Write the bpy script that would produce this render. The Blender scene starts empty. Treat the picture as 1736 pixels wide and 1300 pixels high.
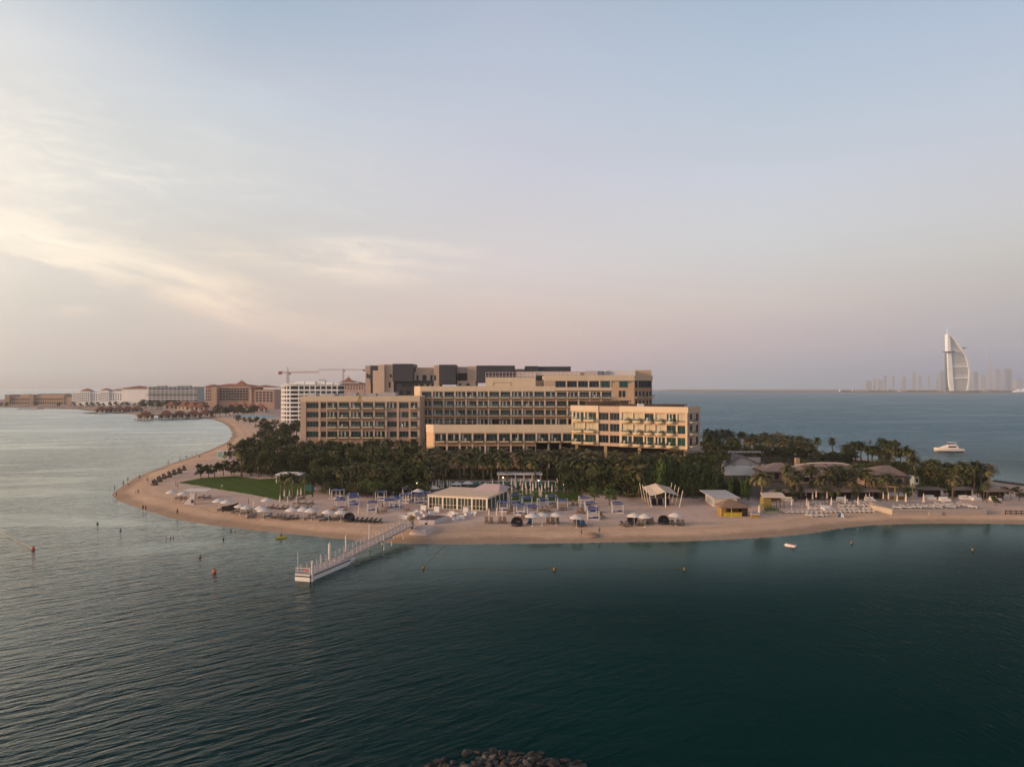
import bpy, math, random
import numpy as np
from mathutils import Vector, Matrix
R=random.Random(7)
S=bpy.context.scene
COL=S.collection
rad=math.radians
# ------------------------------------------------------------------ camera
CAMH=33.0; F=1300.0; HX=868.0; HY=657.0      # focal length and horizon in photograph pixels (1736 wide)
cam=bpy.data.cameras.new('camera'); co=bpy.data.objects.new('camera',cam); COL.objects.link(co)
co.location=(0,0,CAMH); co.rotation_euler=(rad(90)+math.atan(7/F),0,0)
cam.sensor_width=36; cam.lens=36*F/1736; cam.clip_start=0.5; cam.clip_end=60000
S.camera=co
S.render.resolution_x=1024; S.render.resolution_y=766
S.view_settings.view_transform='Standard'; S.view_settings.look='None'
S.view_settings.exposure=0.0; S.view_settings.gamma=1.0
S.cycles.use_denoising=True
S.cycles.max_bounces=6; S.cycles.diffuse_bounces=2; S.cycles.glossy_bounces=3
S.cycles.transparent_max_bounces=8; S.cycles.volume_bounces=2
# ------------------------------------------------------------------ node expression helper
class E:
    nt=None
    def __init__(s,k): s.k=k
    @staticmethod
    def m(op,*a,clamp=False):
        n=E.nt.nodes.new('ShaderNodeMath'); n.operation=op; n.use_clamp=clamp
        for i,v in enumerate(a):
            if isinstance(v,E): E.nt.links.new(v.k,n.inputs[i])
            else: n.inputs[i].default_value=v
        return E(n.outputs[0])
    def __add__(s,o): return E.m('ADD',s,o)
    __radd__=__add__
    def __mul__(s,o): return E.m('MULTIPLY',s,o)
    __rmul__=__mul__
    def __sub__(s,o): return E.m('SUBTRACT',s,o)
    def __rsub__(s,o): return E.m('SUBTRACT',o,s)
    def __truediv__(s,o): return E.m('DIVIDE',s,o)
    def clamp(s): return E.m('ADD',s,0.0,clamp=True)
def smooth(x,a,b):
    n=E.nt.nodes.new('ShaderNodeMapRange'); n.interpolation_type='SMOOTHSTEP'
    n.inputs[1].default_value=a; n.inputs[2].default_value=b
    E.nt.links.new(x.k,n.inputs[0]); return E(n.outputs[0])
def gauss(x,c,w):
    d=(x-c)/w
    return E.m('POWER',2.71828,(d*d)*-1.0)
def lin(c): 
    return tuple((v/255/12.92 if v<=10 else ((v/255+.055)/1.055)**2.4) for v in c)
def ramp(fac,stops,srgb=True):
    n=E.nt.nodes.new('ShaderNodeValToRGB'); E.nt.links.new(fac.k,n.inputs[0])
    el=n.color_ramp.elements
    while len(el)<len(stops): el.new(0.5)
    for e,(p,c) in zip(el,stops):
        e.position=p; e.color=(*(lin(c) if srgb else c),1)
    return n.outputs[0]
def mixc(f,a,b,mode='MIX'):
    n=E.nt.nodes.new('ShaderNodeMix'); n.data_type='RGBA'; n.blend_type=mode
    def put(v,s):
        if isinstance(v,E): v=v.k
        if hasattr(v,'links'): E.nt.links.new(v,s)
        elif isinstance(v,(int,float)): s.default_value=v
        else: s.default_value=(*v,1)
    put(f,n.inputs[0]); put(a,n.inputs[6]); put(b,n.inputs[7])
    return n.outputs[2]
def combine(x,y,z):
    n=E.nt.nodes.new('ShaderNodeCombineXYZ')
    for i,v in enumerate((x,y,z)):
        if isinstance(v,E): E.nt.links.new(v.k,n.inputs[i])
        else: n.inputs[i].default_value=v
    return n.outputs[0]
def noise(vec,scale,detail=4,rough=.55,dist=0.0):
    n=E.nt.nodes.new('ShaderNodeTexNoise'); n.inputs['Scale'].default_value=scale
    n.inputs['Detail'].default_value=detail; n.inputs['Roughness'].default_value=rough
    n.inputs['Distortion'].default_value=dist
    if vec is not None: E.nt.links.new(vec,n.inputs['Vector'])
    return E(n.outputs['Fac'])
# ------------------------------------------------------------------ world: dusk sky, glow to the left
SUN_AZ=-108.0; SUN_EL=12.0                      # degrees from straight ahead (left negative), above the horizon
W=bpy.data.worlds.new('World'); S.world=W; W.use_nodes=True; E.nt=W.node_tree
for n in list(W.node_tree.nodes): W.node_tree.nodes.remove(n)
tc=E.nt.nodes.new('ShaderNodeTexCoord'); sp=E.nt.nodes.new('ShaderNodeSeparateXYZ')
E.nt.links.new(tc.outputs['Generated'],sp.inputs[0])
wx,wy,wz=[E(sp.outputs[i]) for i in range(3)]
az=E.m('ARCTAN2',wx,wy); zz=E.m('MAXIMUM',wz,0.0)
ZEN=[(.56,(.24,.30,.42)),(.75,(.08,.115,.20)),(1,(.03,.048,.11))]
#RAMPS#
c1=ramp(zz,[(0.001,(0.020,0.134,0.196)),(0.017,(0.176,0.368,0.411)),(0.050,(0.274,0.442,0.501)),(0.088,(0.295,0.445,0.509)),(0.133,(0.367,0.510,0.585)),(0.182,(0.481,0.586,0.623)),(0.243,(0.546,0.628,0.661)),(0.306,(0.542,0.617,0.655)),(0.360,(0.601,0.668,0.719)),(0.390,(0.536,0.619,0.693))]+ZEN,False)
c2=ramp(zz,[(0.001,(0.238,0.206,0.199)),(0.020,(0.403,0.349,0.323)),(0.070,(0.631,0.569,0.521)),(0.120,(0.656,0.610,0.548)),(0.169,(0.610,0.607,0.572)),(0.224,(0.611,0.654,0.671)),(0.276,(0.615,0.659,0.675)),(0.326,(0.549,0.629,0.705)),(0.374,(0.460,0.538,0.648)),(0.428,(0.352,0.477,0.603))]+ZEN,False)
c3=ramp(zz,[(0.005,(0.471,0.339,0.399)),(0.036,(0.668,0.436,0.441)),(0.067,(0.729,0.546,0.483)),(0.105,(0.723,0.602,0.567)),(0.157,(0.712,0.662,0.671)),(0.208,(0.650,0.637,0.669)),(0.265,(0.595,0.614,0.706)),(0.332,(0.531,0.584,0.693)),(0.394,(0.470,0.545,0.670)),(0.450,(0.415,0.496,0.633))]+ZEN,False)
c4=ramp(zz,[(0.005,(0.173,0.299,0.384)),(0.027,(0.287,0.346,0.466)),(0.056,(0.486,0.430,0.514)),(0.100,(0.648,0.581,0.555)),(0.149,(0.642,0.638,0.640)),(0.184,(0.638,0.665,0.688)),(0.252,(0.591,0.641,0.732)),(0.278,(0.540,0.611,0.696)),(0.359,(0.454,0.562,0.689)),(0.431,(0.380,0.500,0.638))]+ZEN,False)
c5=ramp(zz,[(0.005,(0.020,0.126,0.309)),(0.037,(0.115,0.236,0.405)),(0.072,(0.400,0.416,0.470)),(0.114,(0.529,0.504,0.482)),(0.151,(0.587,0.586,0.560)),(0.195,(0.602,0.620,0.651)),(0.249,(0.574,0.610,0.687)),(0.283,(0.531,0.604,0.701)),(0.339,(0.473,0.564,0.689)),(0.390,(0.415,0.522,0.675))]+ZEN,False)
#END#
def between(x0,x1):
    n=E.nt.nodes.new('ShaderNodeMapRange'); n.inputs[1].default_value=x0; n.inputs[2].default_value=x1; E.nt.links.new(az.k,n.inputs[0]); return E(n.outputs[0])
col=mixc(between(-.573,-.345),c1,c2); col=mixc(between(-.345,0),col,c3); col=mixc(between(0,.318),col,c4); col=mixc(between(.318,.575),col,c5)
# thin high cloud in streaks, warm where the glow reaches it
ysafe=E.m('MAXIMUM',wy,0.08); u=wx/ysafe; v=wz/ysafe
warp=noise(combine(u*1.6,v*4.0,0.0),2.2,5,.6)-0.5
def streak(cu,cv,su,sv,slope,wu=.05,wv=.03):
    a=(u-cu)+warp*wu*2.0; b=(v-cv)-(u-cu)*slope+warp*wv*2.0
    return E.m('POWER',2.71828,((a*a)/(su*su)+(b*b)/(sv*sv))*-1.0)
def wisps(slope,sx,sy,seed,lo,hi): return smooth(noise(combine((u+v*slope)*sx+warp*.5,(v-u*slope)*sy+warp*.9,seed),2.4,9,.62,.35),lo,hi)
f1=wisps(-.27,2.6,17.0,.3,.33,.72); f2=wisps(-.06,3.2,20.0,4.1,.34,.70); f3=wisps(-.15,6.0,30.0,7.7,.36,.72)
cl=((streak(-.60,.195,.17,.030,-.27)*.75+streak(-.44,.135,.19,.026,-.27)*.95+streak(-.36,.095,.12,.018,-.20)*.5)*(f1*1.1+.18)
    +(streak(-.20,.172,.13,.020,-.03,.05,.03)*.85+streak(-.26,.155,.17,.016,-.16)*.5+streak(-.20,.068,.15,.011,-.05)*.40)*(f2*1.1+.18)
    +(streak(-.46,.27,.14,.022,-.05)*.40+streak(-.575,.098,.035,.009,.08)*.6+streak(-.62,.33,.10,.10,-.3)*.35+streak(-.31,.40,.10,.03,.1)*.16)*(f3+.25))
wisp=f3*f1*gauss(v,.25,.16)*smooth(az,.10,-.45)*.38
cl=E.m('MULTIPLY',(cl+wisp),.72,clamp=True)
front=smooth(wy,0.02,0.2)
cadd=ramp(zz,[(0,(.42,.20,.10)),(.07,(.36,.19,.10)),(.13,(.46,.32,.16)),(.24,(.36,.29,.18)),(.4,(.13,.12,.11))],False)
col=mixc(cl*front,col,cadd,'ADD')
# afterglow round the sun, out of frame on the left
glow=gauss(az,rad(-70),.44)*gauss(zz,.10,.22)
col=mixc(glow,col,(4.3,2.75,1.3),'ADD')
back=smooth(wy,-.05,-.5)*smooth(zz,.95,.3)     # extra brightness added behind the camera, fill for facades and sand
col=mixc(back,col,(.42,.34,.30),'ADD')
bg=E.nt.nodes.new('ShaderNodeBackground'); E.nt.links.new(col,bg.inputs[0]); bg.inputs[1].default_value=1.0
sky=E.nt.nodes.new('ShaderNodeTexSky'); sky.sky_type='NISHITA'; sky.sun_disc=False
sky.sun_elevation=rad(SUN_EL); sky.sun_rotation=rad(SUN_AZ); sky.dust_density=2.5
bg2=E.nt.nodes.new('ShaderNodeBackground'); E.nt.links.new(sky.outputs[0],bg2.inputs[0]); bg2.inputs[1].default_value=.01
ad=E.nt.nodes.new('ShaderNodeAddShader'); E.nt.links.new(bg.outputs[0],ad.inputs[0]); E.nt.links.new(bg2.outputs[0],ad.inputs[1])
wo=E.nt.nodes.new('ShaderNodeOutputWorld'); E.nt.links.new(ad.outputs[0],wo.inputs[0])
# ------------------------------------------------------------------ sun: soft and warm, almost down
sl=bpy.data.lights.new('sun','SUN'); sl.energy=4.2; sl.angle=rad(16); sl.color=(1,.66,.40)
so=bpy.data.objects.new('sun',sl); COL.objects.link(so)
sd=Vector((math.sin(rad(SUN_AZ))*math.cos(rad(SUN_EL)),math.cos(rad(SUN_AZ))*math.cos(rad(SUN_EL)),math.sin(rad(SUN_EL))))
so.rotation_euler=sd.to_track_quat('Z','Y').to_euler(); so.location=sd*500
# ------------------------------------------------------------------ materials
MATS={}
def mat(name,c,rough=.8,var=.12,scale=.6,spec=.3,metal=0.0,bump=0.0,emit=None):
    if name in MATS: return MATS[name]
    m=bpy.data.materials.new(name); m.use_nodes=True; E.nt=m.node_tree
    b=m.node_tree.nodes['Principled BSDF']
    b.inputs['Roughness'].default_value=rough; b.inputs['Specular IOR Level'].default_value=spec; b.inputs['Metallic'].default_value=metal
    if var>0:
        t=E.nt.nodes.new('ShaderNodeTexCoord'); vec=t.outputs['Object']
        if 'render' in name or 'pier' in name:      # rain streaks run down painted walls
            mp=E.nt.nodes.new('ShaderNodeMapping'); mp.inputs['Scale'].default_value=(2.2,2.2,.35); E.nt.links.new(vec,mp.inputs[0]); vec=mp.outputs[0]; var=max(var,.13)
        f=noise(vec,scale,6,.65)
        oi=E.nt.nodes.new('ShaderNodeObjectInfo')
        k=(f-.5)*(2.4*var)+(E(oi.outputs['Random'])-.5)*var+1.0
        E.nt.links.new(mixc(1.0,c,combine(k,k,k),'MULTIPLY'),b.inputs['Base Color'])
        if bump>0:
            bn=E.nt.nodes.new('ShaderNodeBump'); bn.inputs['Strength'].default_value=bump
            E.nt.links.new(f.k,bn.inputs['Height']); E.nt.links.new(bn.outputs[0],b.inputs['Normal'])
    else: b.inputs['Base Color'].default_value=(*c,1)
    if emit:
        b.inputs['Emission Color'].default_value=(*emit[0],1); b.inputs['Emission Strength'].default_value=emit[1]
    MATS[name]=m; return m
def leafmat(name,c1,c2,scale=.5):
    m=bpy.data.materials.new(name); m.use_nodes=True; E.nt=m.node_tree
    b=m.node_tree.nodes['Principled BSDF']; b.inputs['Roughness'].default_value=.65; b.inputs['Specular IOR Level'].default_value=.25
    g=E.nt.nodes.new('ShaderNodeNewGeometry'); oi=E.nt.nodes.new('ShaderNodeObjectInfo')
    t=E.nt.nodes.new('ShaderNodeTexCoord')
    f=smooth(noise(t.outputs['Object'],scale,3,.6),.3,.7)*.55+E(g.outputs['Random Per Island'])*.45
    f=(f+(E(oi.outputs['Random'])-.5)*.5).clamp()
    E.nt.links.new(mixc(f,c1,c2),b.inputs['Base Color'])
    MATS[name]=m; return m
# ------------------------------------------------------------------ mesh builder
class MB:
    def __init__(s): s.v=[]; s.f=[]; s.m=[]; s.mats=[]; s.M=None
    def mi(s,m):
        if m not in s.mats: s.mats.append(m)
        return s.mats.index(m)
    def add(s,vs,fs,m):
        o=len(s.v)
        if s.M is not None: vs=[tuple(s.M@Vector(p)) for p in vs]
        s.v+=[tuple(p) for p in vs]; k=s.mi(m)
        for f in fs: s.f.append(tuple(i+o for i in f)); s.m.append(k)
        return s
    def box(s,x0,x1,y0,y1,z0,z1,m):
        return s.add([(x0,y0,z0),(x1,y0,z0),(x1,y1,z0),(x0,y1,z0),(x0,y0,z1),(x1,y0,z1),(x1,y1,z1),(x0,y1,z1)],
            [(3,2,1,0),(4,5,6,7),(0,1,5,4),(1,2,6,5),(2,3,7,6),(3,0,4,7)],m)
    def prism(s,poly,z0,z1,m,top=None):
        n=len(poly); a=sum(poly[i][0]*poly[(i+1)%n][1]-poly[(i+1)%n][0]*poly[i][1] for i in range(n))
        if a<0: poly=poly[::-1]
        vs=[(x,y,z0) for x,y in poly]+[(x,y,z1) for x,y in poly]
        s.add(vs,[tuple(range(n-1,-1,-1))]+[(i,(i+1)%n,n+(i+1)%n,n+i) for i in range(n)],m)
        return s.add([(x,y,z1) for x,y in poly],[tuple(range(n))],top or m)
    def tube(s,p0,p1,r0,r1,m,n=6,cap=True):
        p0=Vector(p0); p1=Vector(p1); d=(p1-p0).normalized()
        a=d.orthogonal().normalized(); b=d.cross(a)
        vs=[]
        for p,r in ((p0,r0),(p1,r1)):
            for i in range(n):
                t=2*math.pi*i/n; vs.append(p+a*(r*math.cos(t))+b*(r*math.sin(t)))
        fs=[(i,(i+1)%n,n+(i+1)%n,n+i) for i in range(n)]
        if cap: fs+=[tuple(range(n-1,-1,-1)),tuple(range(n,2*n))]
        return s.add(vs,fs,m)
    def path(s,pts,rs,m,n=6):
        for i in range(len(pts)-1): s.tube(pts[i],pts[i+1],rs[i],rs[i+1],m,n,i==0 or i==len(pts)-2)
        return s
    def bar(s,p0,p1,w,m): return s.tube(p0,p1,w*.7,w*.7,m,4)
    def hip(s,x0,x1,y0,y1,z0,z1,m,r=None,th=.25):
        # hipped roof: ridge along the longer side
        if (x1-x0)>=(y1-y0):
            k=(y1-y0)/2 if r is None else r; ym=(y0+y1)/2; a=(x0+k,ym,z1); b=(x1-k,ym,z1)
            if x1-k<=x0+k: a=b=((x0+x1)/2,ym,z1)
            fs=[(0,1,5,4),(2,3,4,5),(1,2,5),(3,0,4)]
        else:
            k=(x1-x0)/2 if r is None else r; xm=(x0+x1)/2; a=(xm,y0+k,z1); b=(xm,y1-k,z1)
            fs=[(0,1,4),(1,2,5,4),(2,3,5),(3,0,4,5)]
        s.add([(x0,y0,z0),(x1,y0,z0),(x1,y1,z0),(x0,y1,z0),a,b],fs,m)
        return s.box(x0,x1,y0,y1,z0-th,z0-.002,m)
    def lathe(s,prof,m,n=12,c=(0,0)):
        vs=[]
        for r,z in prof:
            for i in range(n):
                t=2*math.pi*i/n; vs.append((c[0]+r*math.cos(t),c[1]+r*math.sin(t),z))
        fs=[]
        for j in range(len(prof)-1):
            for i in range(n): fs.append((j*n+i,j*n+(i+1)%n,(j+1)*n+(i+1)%n,(j+1)*n+i))
        fs+=[tuple(range(n-1,-1,-1)),tuple(range((len(prof)-1)*n,len(prof)*n))]
        return s.add(vs,fs,m)
    def mesh(s,name):
        me=bpy.data.meshes.new(name); me.from_pydata(s.v,[],s.f); me.validate(verbose=False)
        for m in s.mats: me.materials.append(m)
        if len(me.polygons)==len(s.m): me.polygons.foreach_set('material_index',s.m)
        me.update(); return me
    def build(s,name,parent=None,loc=(0,0,0),rz=0.0):
        o=bpy.data.objects.new(name,s.mesh(name)); COL.objects.link(o)
        o.location=loc; o.rotation_euler=(0,0,rz)
        if parent: o.parent=parent
        return o
def inst(me,name,parent,loc,rz=0.0,scale=None):
    o=bpy.data.objects.new(name,me); COL.objects.link(o); o.location=loc; o.rotation_euler=(0,0,rz)
    if scale: o.scale=scale
    if parent: o.parent=parent
    return o
def tag(o,label=None,cat=None,group=None,kind=None):
    for k,v in (('label',label),('category',cat),('group',group),('kind',kind)):
        if v: o[k]=v
    return o
def thing(name,label,cat,loc=(0,0,0),rz=0.0,group=None):
    o=bpy.data.objects.new(name,None); COL.objects.link(o); o.location=loc; o.rotation_euler=(0,0,rz)
    o.empty_display_size=.5
    return tag(o,label,cat,group)
def dup(root,loc,rz=0.0,sc=None,label=None,group=None):
    r=root.copy(); COL.objects.link(r); r.location=loc; r.rotation_euler=(0,0,rz)
    if sc: r.scale=sc if isinstance(sc,tuple) else (sc,sc,sc)
    if label: r['label']=label
    if group: r['group']=group
    copykids(root,r); return r
def copykids(src,dst):
    for ch in KIDS.get(src.name,()):
        c=ch.copy(); COL.objects.link(c); c.parent=dst; copykids(ch,c)
KIDS={}
class Kind:
    """a prototype whose first use is the prototype itself, later uses are copies"""
    def __init__(s,root):
        s.root=root; s.used=False; s.reg(root)
    def reg(s,o):
        KIDS[o.name]=list(o.children)
        for c in KIDS[o.name]: s.reg(c)
    def put(s,loc,rz=0.0,sc=None,label=None,group=None):
        if not s.used:
            s.used=True; r=s.root; r.location=loc; r.rotation_euler=(0,0,rz)
            if sc: r.scale=sc if isinstance(sc,tuple) else (sc,sc,sc)
            if label: r['label']=label
            if group: r['group']=group
            return r
        return dup(s.root,loc,rz,sc,label,group)
ORD='first second third fourth fifth sixth seventh eighth ninth tenth eleventh twelfth thirteenth fourteenth fifteenth sixteenth seventeenth eighteenth nineteenth twentieth'.split()
TENS={2:'twenty',3:'thirty',4:'forty',5:'fifty',6:'sixty',7:'seventy',8:'eighty'}
def nth(i,n):
    if i==0: return 'leftmost'
    if i==n-1: return 'rightmost'
    k=i+1
    if k<=20: return ORD[k-1]+' from the left'
    if k%10==0: return TENS[k//10][:-1]+'ieth from the left'
    return TENS[k//10]+'-'+ORD[k%10-1]+' from the left'
# ------------------------------------------------------------------ pixel -> ground
def wpt(px,py,z=0.0):
    Y=(CAMH-z)*F/(py-HY); return ((px-HX)/F*Y,Y)
SHORE=[(190,838),(200,848),(222,856),(250,865),(300,880),(360,890),(430,898),(500,905),(560,911),(620,917),(690,921),(760,922),(850,921),(950,920),(1050,918),(1150,917),(1230,914),(1300,910),(1370,904),(1420,895),(1480,889),(1560,887),(1640,887),(1736,888),(1980,886),
 (2060,856),(1980,832),(1736,824),(1690,817),(1610,803),(1560,794),(1500,783),(1420,772),(1320,763),(1215,757),(1160,740),(1085,722),(900,696),(640,683),(400,677.5),(-150,677.5),(-150,688),(0,690),(60,692.5),(130,694),(165,698),(235,703),(300,706),(345,708),(362,711),(378,717),(388,724),(393,733),(392,741),(384,750),(362,760),(335,771),(296,784),(262,796),(235,807),(210,822)]
POLY=np.array([wpt(*p) for p in SHORE])
def sdist(P,poly):
    """signed distance, positive inside"""
    P=np.asarray(P,float); A=poly; B=np.roll(poly,-1,0)
    d=np.full(len(P),1e18); ins=np.zeros(len(P),bool)
    for a,b in zip(A,B):
        ab=b-a; t=np.clip(((P-a)@ab)/(ab@ab),0,1); q=a+t[:,None]*ab
        d=np.minimum(d,((P-q)**2).sum(1))
        c=((a[1]>P[:,1])!=(b[1]>P[:,1]))
        xs=(b[0]-a[0])*(P[:,1]-a[1])/(b[1]-a[1]+1e-12)+a[0]
        ins^=c&(P[:,0]<xs)
    d=np.sqrt(d); return np.where(ins,d,-d)
PLAT=1.2
def hgt(d): 
    t=np.clip(d/16.0,0,1); return np.where(d<0,np.maximum(d*.12,-1.6),PLAT*(t*(2-t)))
def gz(x,y): return float(hgt(sdist([(x,y)],POLY))[0])
def G(px,py):
    z=PLAT
    for _ in range(4):
        x,y=wpt(px,py,max(z,0.0)); z=gz(x,y)
    return (x,y,max(z,0.0))
def fx(px,Y): return (px-HX)/F*Y
def fz(py,Y): return CAMH+(HY-py)*Y/F
# ------------------------------------------------------------------ the setting: land, sea, lawn, far shore
def sheet(xs,ys,hf,name,material,attrs=None,drop=None):
    X,Y=np.meshgrid(xs,ys); P=np.stack([X.ravel(),Y.ravel()],1); h=hf(P)
    nx,ny=len(xs),len(ys); me=bpy.data.meshes.new(name)
    idx=np.arange(nx*ny).reshape(ny,nx)
    q=np.stack([idx[:-1,:-1],idx[:-1,1:],idx[1:,1:],idx[1:,:-1]],-1).reshape(-1,4)
    if drop is not None: q=q[~drop(P)[q].all(1)]
    used=np.unique(q); rm=-np.ones(nx*ny,int); rm[used]=np.arange(len(used)); q=rm[q]
    V=np.concatenate([P[used],h[used,None]],1)
    me.vertices.add(len(V)); me.vertices.foreach_set('co',V.ravel().astype(np.float32))
    me.loops.add(q.size); me.loops.foreach_set('vertex_index',q.ravel().astype(np.int32))
    me.polygons.add(len(q)); me.polygons.foreach_set('loop_start',(np.arange(len(q))*4).astype(np.int32))
    me.update(calc_edges=True); me.validate(verbose=False)
    me.polygons.foreach_set('use_smooth',np.ones(len(q),bool))
    for k,fn in (attrs or {}).items():
        a=me.attributes.new(k,'FLOAT','POINT'); a.data.foreach_set('value',fn(P)[used].astype(np.float32))
    me.materials.append(material)
    o=bpy.data.objects.new(name,me); COL.objects.link(o); o['kind']='structure'; return o
def attr(name):
    n=E.nt.nodes.new('ShaderNodeAttribute'); n.attribute_name=name; return E(n.outputs['Fac'])
def newmat(name):
    m=bpy.data.materials.new(name); m.use_nodes=True; E.nt=m.node_tree; MATS[name]=m
    return m,m.node_tree.nodes['Principled BSDF']
# sand and garden soil
m,b=newmat('sand'); t=E.nt.nodes.new('ShaderNodeTexCoord').outputs['Object']
d=attr('shore'); soil=attr('soil'); far=attr('far')
n1=noise(t,.05,5,.6); n2=noise(t,.6,5,.65); n3=noise(t,3.0,3,.6)
dn=d+(n1-.5)*5.0
wet=smooth(dn,5.5,2.0)
tide=gauss(dn,9.0,1.1)*.6+gauss(dn,13.0,.8)*.35
c=mixc(smooth(dn,8.0,22.0),(.57,.385,.26),(.54,.40,.325))
c=mixc(wet*.75,c,(.28,.195,.135))
c=mixc(tide*smooth(n2,.4,.62)*.55,c,(.20,.14,.10))
n4=noise(t,1.4,3,.7)
k=(n2-.5)*.55+(n1-.5)*.6+(n3-.5)*.3+(n4-.5)*.3+1.0
c=mixc(1.0,c,combine(k,k,k),'MULTIPLY')
c=mixc((soil+(n2-.5)*.5*soil).clamp(),c,mixc(n2,(.055,.045,.028),(.13,.095,.065)))
c=mixc(far*smooth(n1,.42,.56)*.75,c,(.09,.075,.05))
E.nt.links.new(c,b.inputs['Base Color']); b.inputs['Roughness'].default_value=.95; b.inputs['Specular IOR Level'].default_value=.15
bn=E.nt.nodes.new('ShaderNodeBump'); bn.inputs['Strength'].default_value=.5; bn.inputs['Distance'].default_value=.25
E.nt.links.new((n2+n3*.5).k,bn.inputs['Height']); E.nt.links.new(bn.outputs[0],b.inputs['Normal'])
SOIL=np.array([wpt(px,py,PLAT) for px,py in [(402,800),(470,806),(525,812),(545,836),(640,842),(715,838),(770,830),(1010,836),(1075,846),(1090,842),(1265,842),(1300,852),(1335,846),(1560,832),(1680,826),(1655,806),(1560,796),(1500,786),(1420,775),(1250,765),(1195,772),(1000,790),(500,782),(455,762),(400,782)]])
def soilf(P): return np.clip(.5+sdist(P,SOIL)/5.0,0,1)
nx=np.arange(-190,330,2.2); ny=np.arange(96,470,2.2)
sheet(nx,ny,lambda P:hgt(sdist(P,POLY)),'sand',m,{'shore':lambda P:sdist(P,POLY),'soil':soilf,'far':lambda P:P[:,0]*0},lambda P:sdist(P,POLY)<-7)
fxs=np.arange(-1750,330,14.0); fys=np.concatenate([[ny[-1]],np.arange(480,2200,14.0)])
sheet(fxs,fys,lambda P:hgt(sdist(P,POLY)),'far_beach',m,{'shore':lambda P:sdist(P,POLY),'soil':lambda P:P[:,0]*0,'far':lambda P:np.clip((P[:,1]-800)/200,0,1)},lambda P:sdist(P,POLY)<-16)
# sea
m,b=newmat('sea_water')
geo=E.nt.nodes.new('ShaderNodeNewGeometry').outputs['Position']; d=attr('shore')
def rotv(ang,sx,sy):
    mp=E.nt.nodes.new('ShaderNodeMapping'); mp.vector_type='TEXTURE'; mp.inputs['Rotation'].default_value=(0,0,rad(ang)); mp.inputs['Scale'].default_value=(1/sx,1/sy,1)
    E.nt.links.new(geo,mp.inputs[0]); return mp.outputs[0]
big=noise(geo,.009,4,.55); slick=noise(rotv(15,.006,.02),1.0,5,.6,1.2)
w1=noise(rotv(40,.12,.50),1.0,2,.5,.6)
w2=noise(rotv(34,.34,1.15),1.0,3,.5,.4)
w3=noise(rotv(-76,.26,1.7),1.0,3,.55,.3)
w4=noise(geo,3.2,3,.6)
sep=E.nt.nodes.new('ShaderNodeSeparateXYZ'); E.nt.links.new(geo,sep.inputs[0]); gx_,gy_=E(sep.outputs[0]),E(sep.outputs[1])
lw=smooth(gx_+gy_*.25,70.0,-55.0)          # left side: broader swell, and reflection brightened by position
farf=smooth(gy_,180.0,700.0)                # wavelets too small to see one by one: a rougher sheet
w5=noise(rotv(-12,.05,.16),1.0,3,.55,.5)
hgtw=w5*(farf*3.5+.5)+w1*(lw*.85+.12)+w2*(lw*.42+.16)+w3*(smooth(gx_+gy_*.1,5.0,60.0)*.34+.10)+w4*.07
calm=smooth(slick,.62,.50)*.6+.4
lee=smooth(d,-60.0,-8.0)*(1.0-lw*.8)        # sheltered water close to the beach
bn=E.nt.nodes.new('ShaderNodeBump'); bn.inputs['Distance'].default_value=.55
E.nt.links.new((calm*(lw*.3+.62)*(1.0-farf*.35)*(1.0-lee*.8)).k,bn.inputs['Strength'])
E.nt.links.new(hgtw.k,bn.inputs['Height'])
deep=mixc(smooth(big,.35,.65),(.0004,.0175,.0175),(.0010,.0265,.0262))
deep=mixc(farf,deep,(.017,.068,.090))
sh=smooth(d,-58.0,-1.0)
c=mixc(sh*sh*(lw*.45+.5),deep,(.062,.125,.105))
foam=smooth(d+(noise(geo,.35,4,.7)-.5)*2.6,-1.1,-.2)*smooth(noise(geo,1.6,3,.6),.42,.6)
c=mixc(foam*.55,c,(.50,.46,.41))
dif=E.nt.nodes.new('ShaderNodeBsdfDiffuse'); E.nt.links.new(c,dif.inputs[0]); E.nt.links.new(bn.outputs[0],dif.inputs['Normal'])
gl=E.nt.nodes.new('ShaderNodeBsdfGlossy'); E.nt.links.new((farf*(.30-lw*.06)+.10).k,gl.inputs['Roughness']); E.nt.links.new(mixc(lw,(.80,.95,1.0),(.94,.95,.88)),gl.inputs[0]); E.nt.links.new(bn.outputs[0],gl.inputs['Normal'])  # tint painted into the reflection: warmer on the left, cooler on the right
fr=E.nt.nodes.new('ShaderNodeFresnel'); fr.inputs['IOR'].default_value=1.31; E.nt.links.new(bn.outputs[0],fr.inputs['Normal'])
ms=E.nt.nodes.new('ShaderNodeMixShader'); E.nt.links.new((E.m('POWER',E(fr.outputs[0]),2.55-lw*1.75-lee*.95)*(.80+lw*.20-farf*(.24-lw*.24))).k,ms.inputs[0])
E.nt.links.new(dif.outputs[0],ms.inputs[1]); E.nt.links.new(gl.outputs[0],ms.inputs[2])
E.nt.links.new(ms.outputs[0],E.nt.nodes['Material Output'].inputs[0])
def spread(a,b,step,lim):
    l=[];s=step;p=a
    while p>-lim: s*=1.35; p-=s; l.append(max(p,-lim))
    r=[];s=step;p=b
    while p<lim: s*=1.35; p+=s; r.append(min(p,lim))
    return np.array(sorted(set(l))+list(np.arange(a,b+.1,step))+sorted(set(r)))
SX=spread(-260,330,5.0,13000.0); SY=spread(50,470,5.0,15600.0); SY=SY[SY>-420]
sheet(SX,SY,lambda P:np.zeros(len(P)),'sea',m,{'shore':lambda P:np.minimum(sdist(P,POLY),2)})
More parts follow.
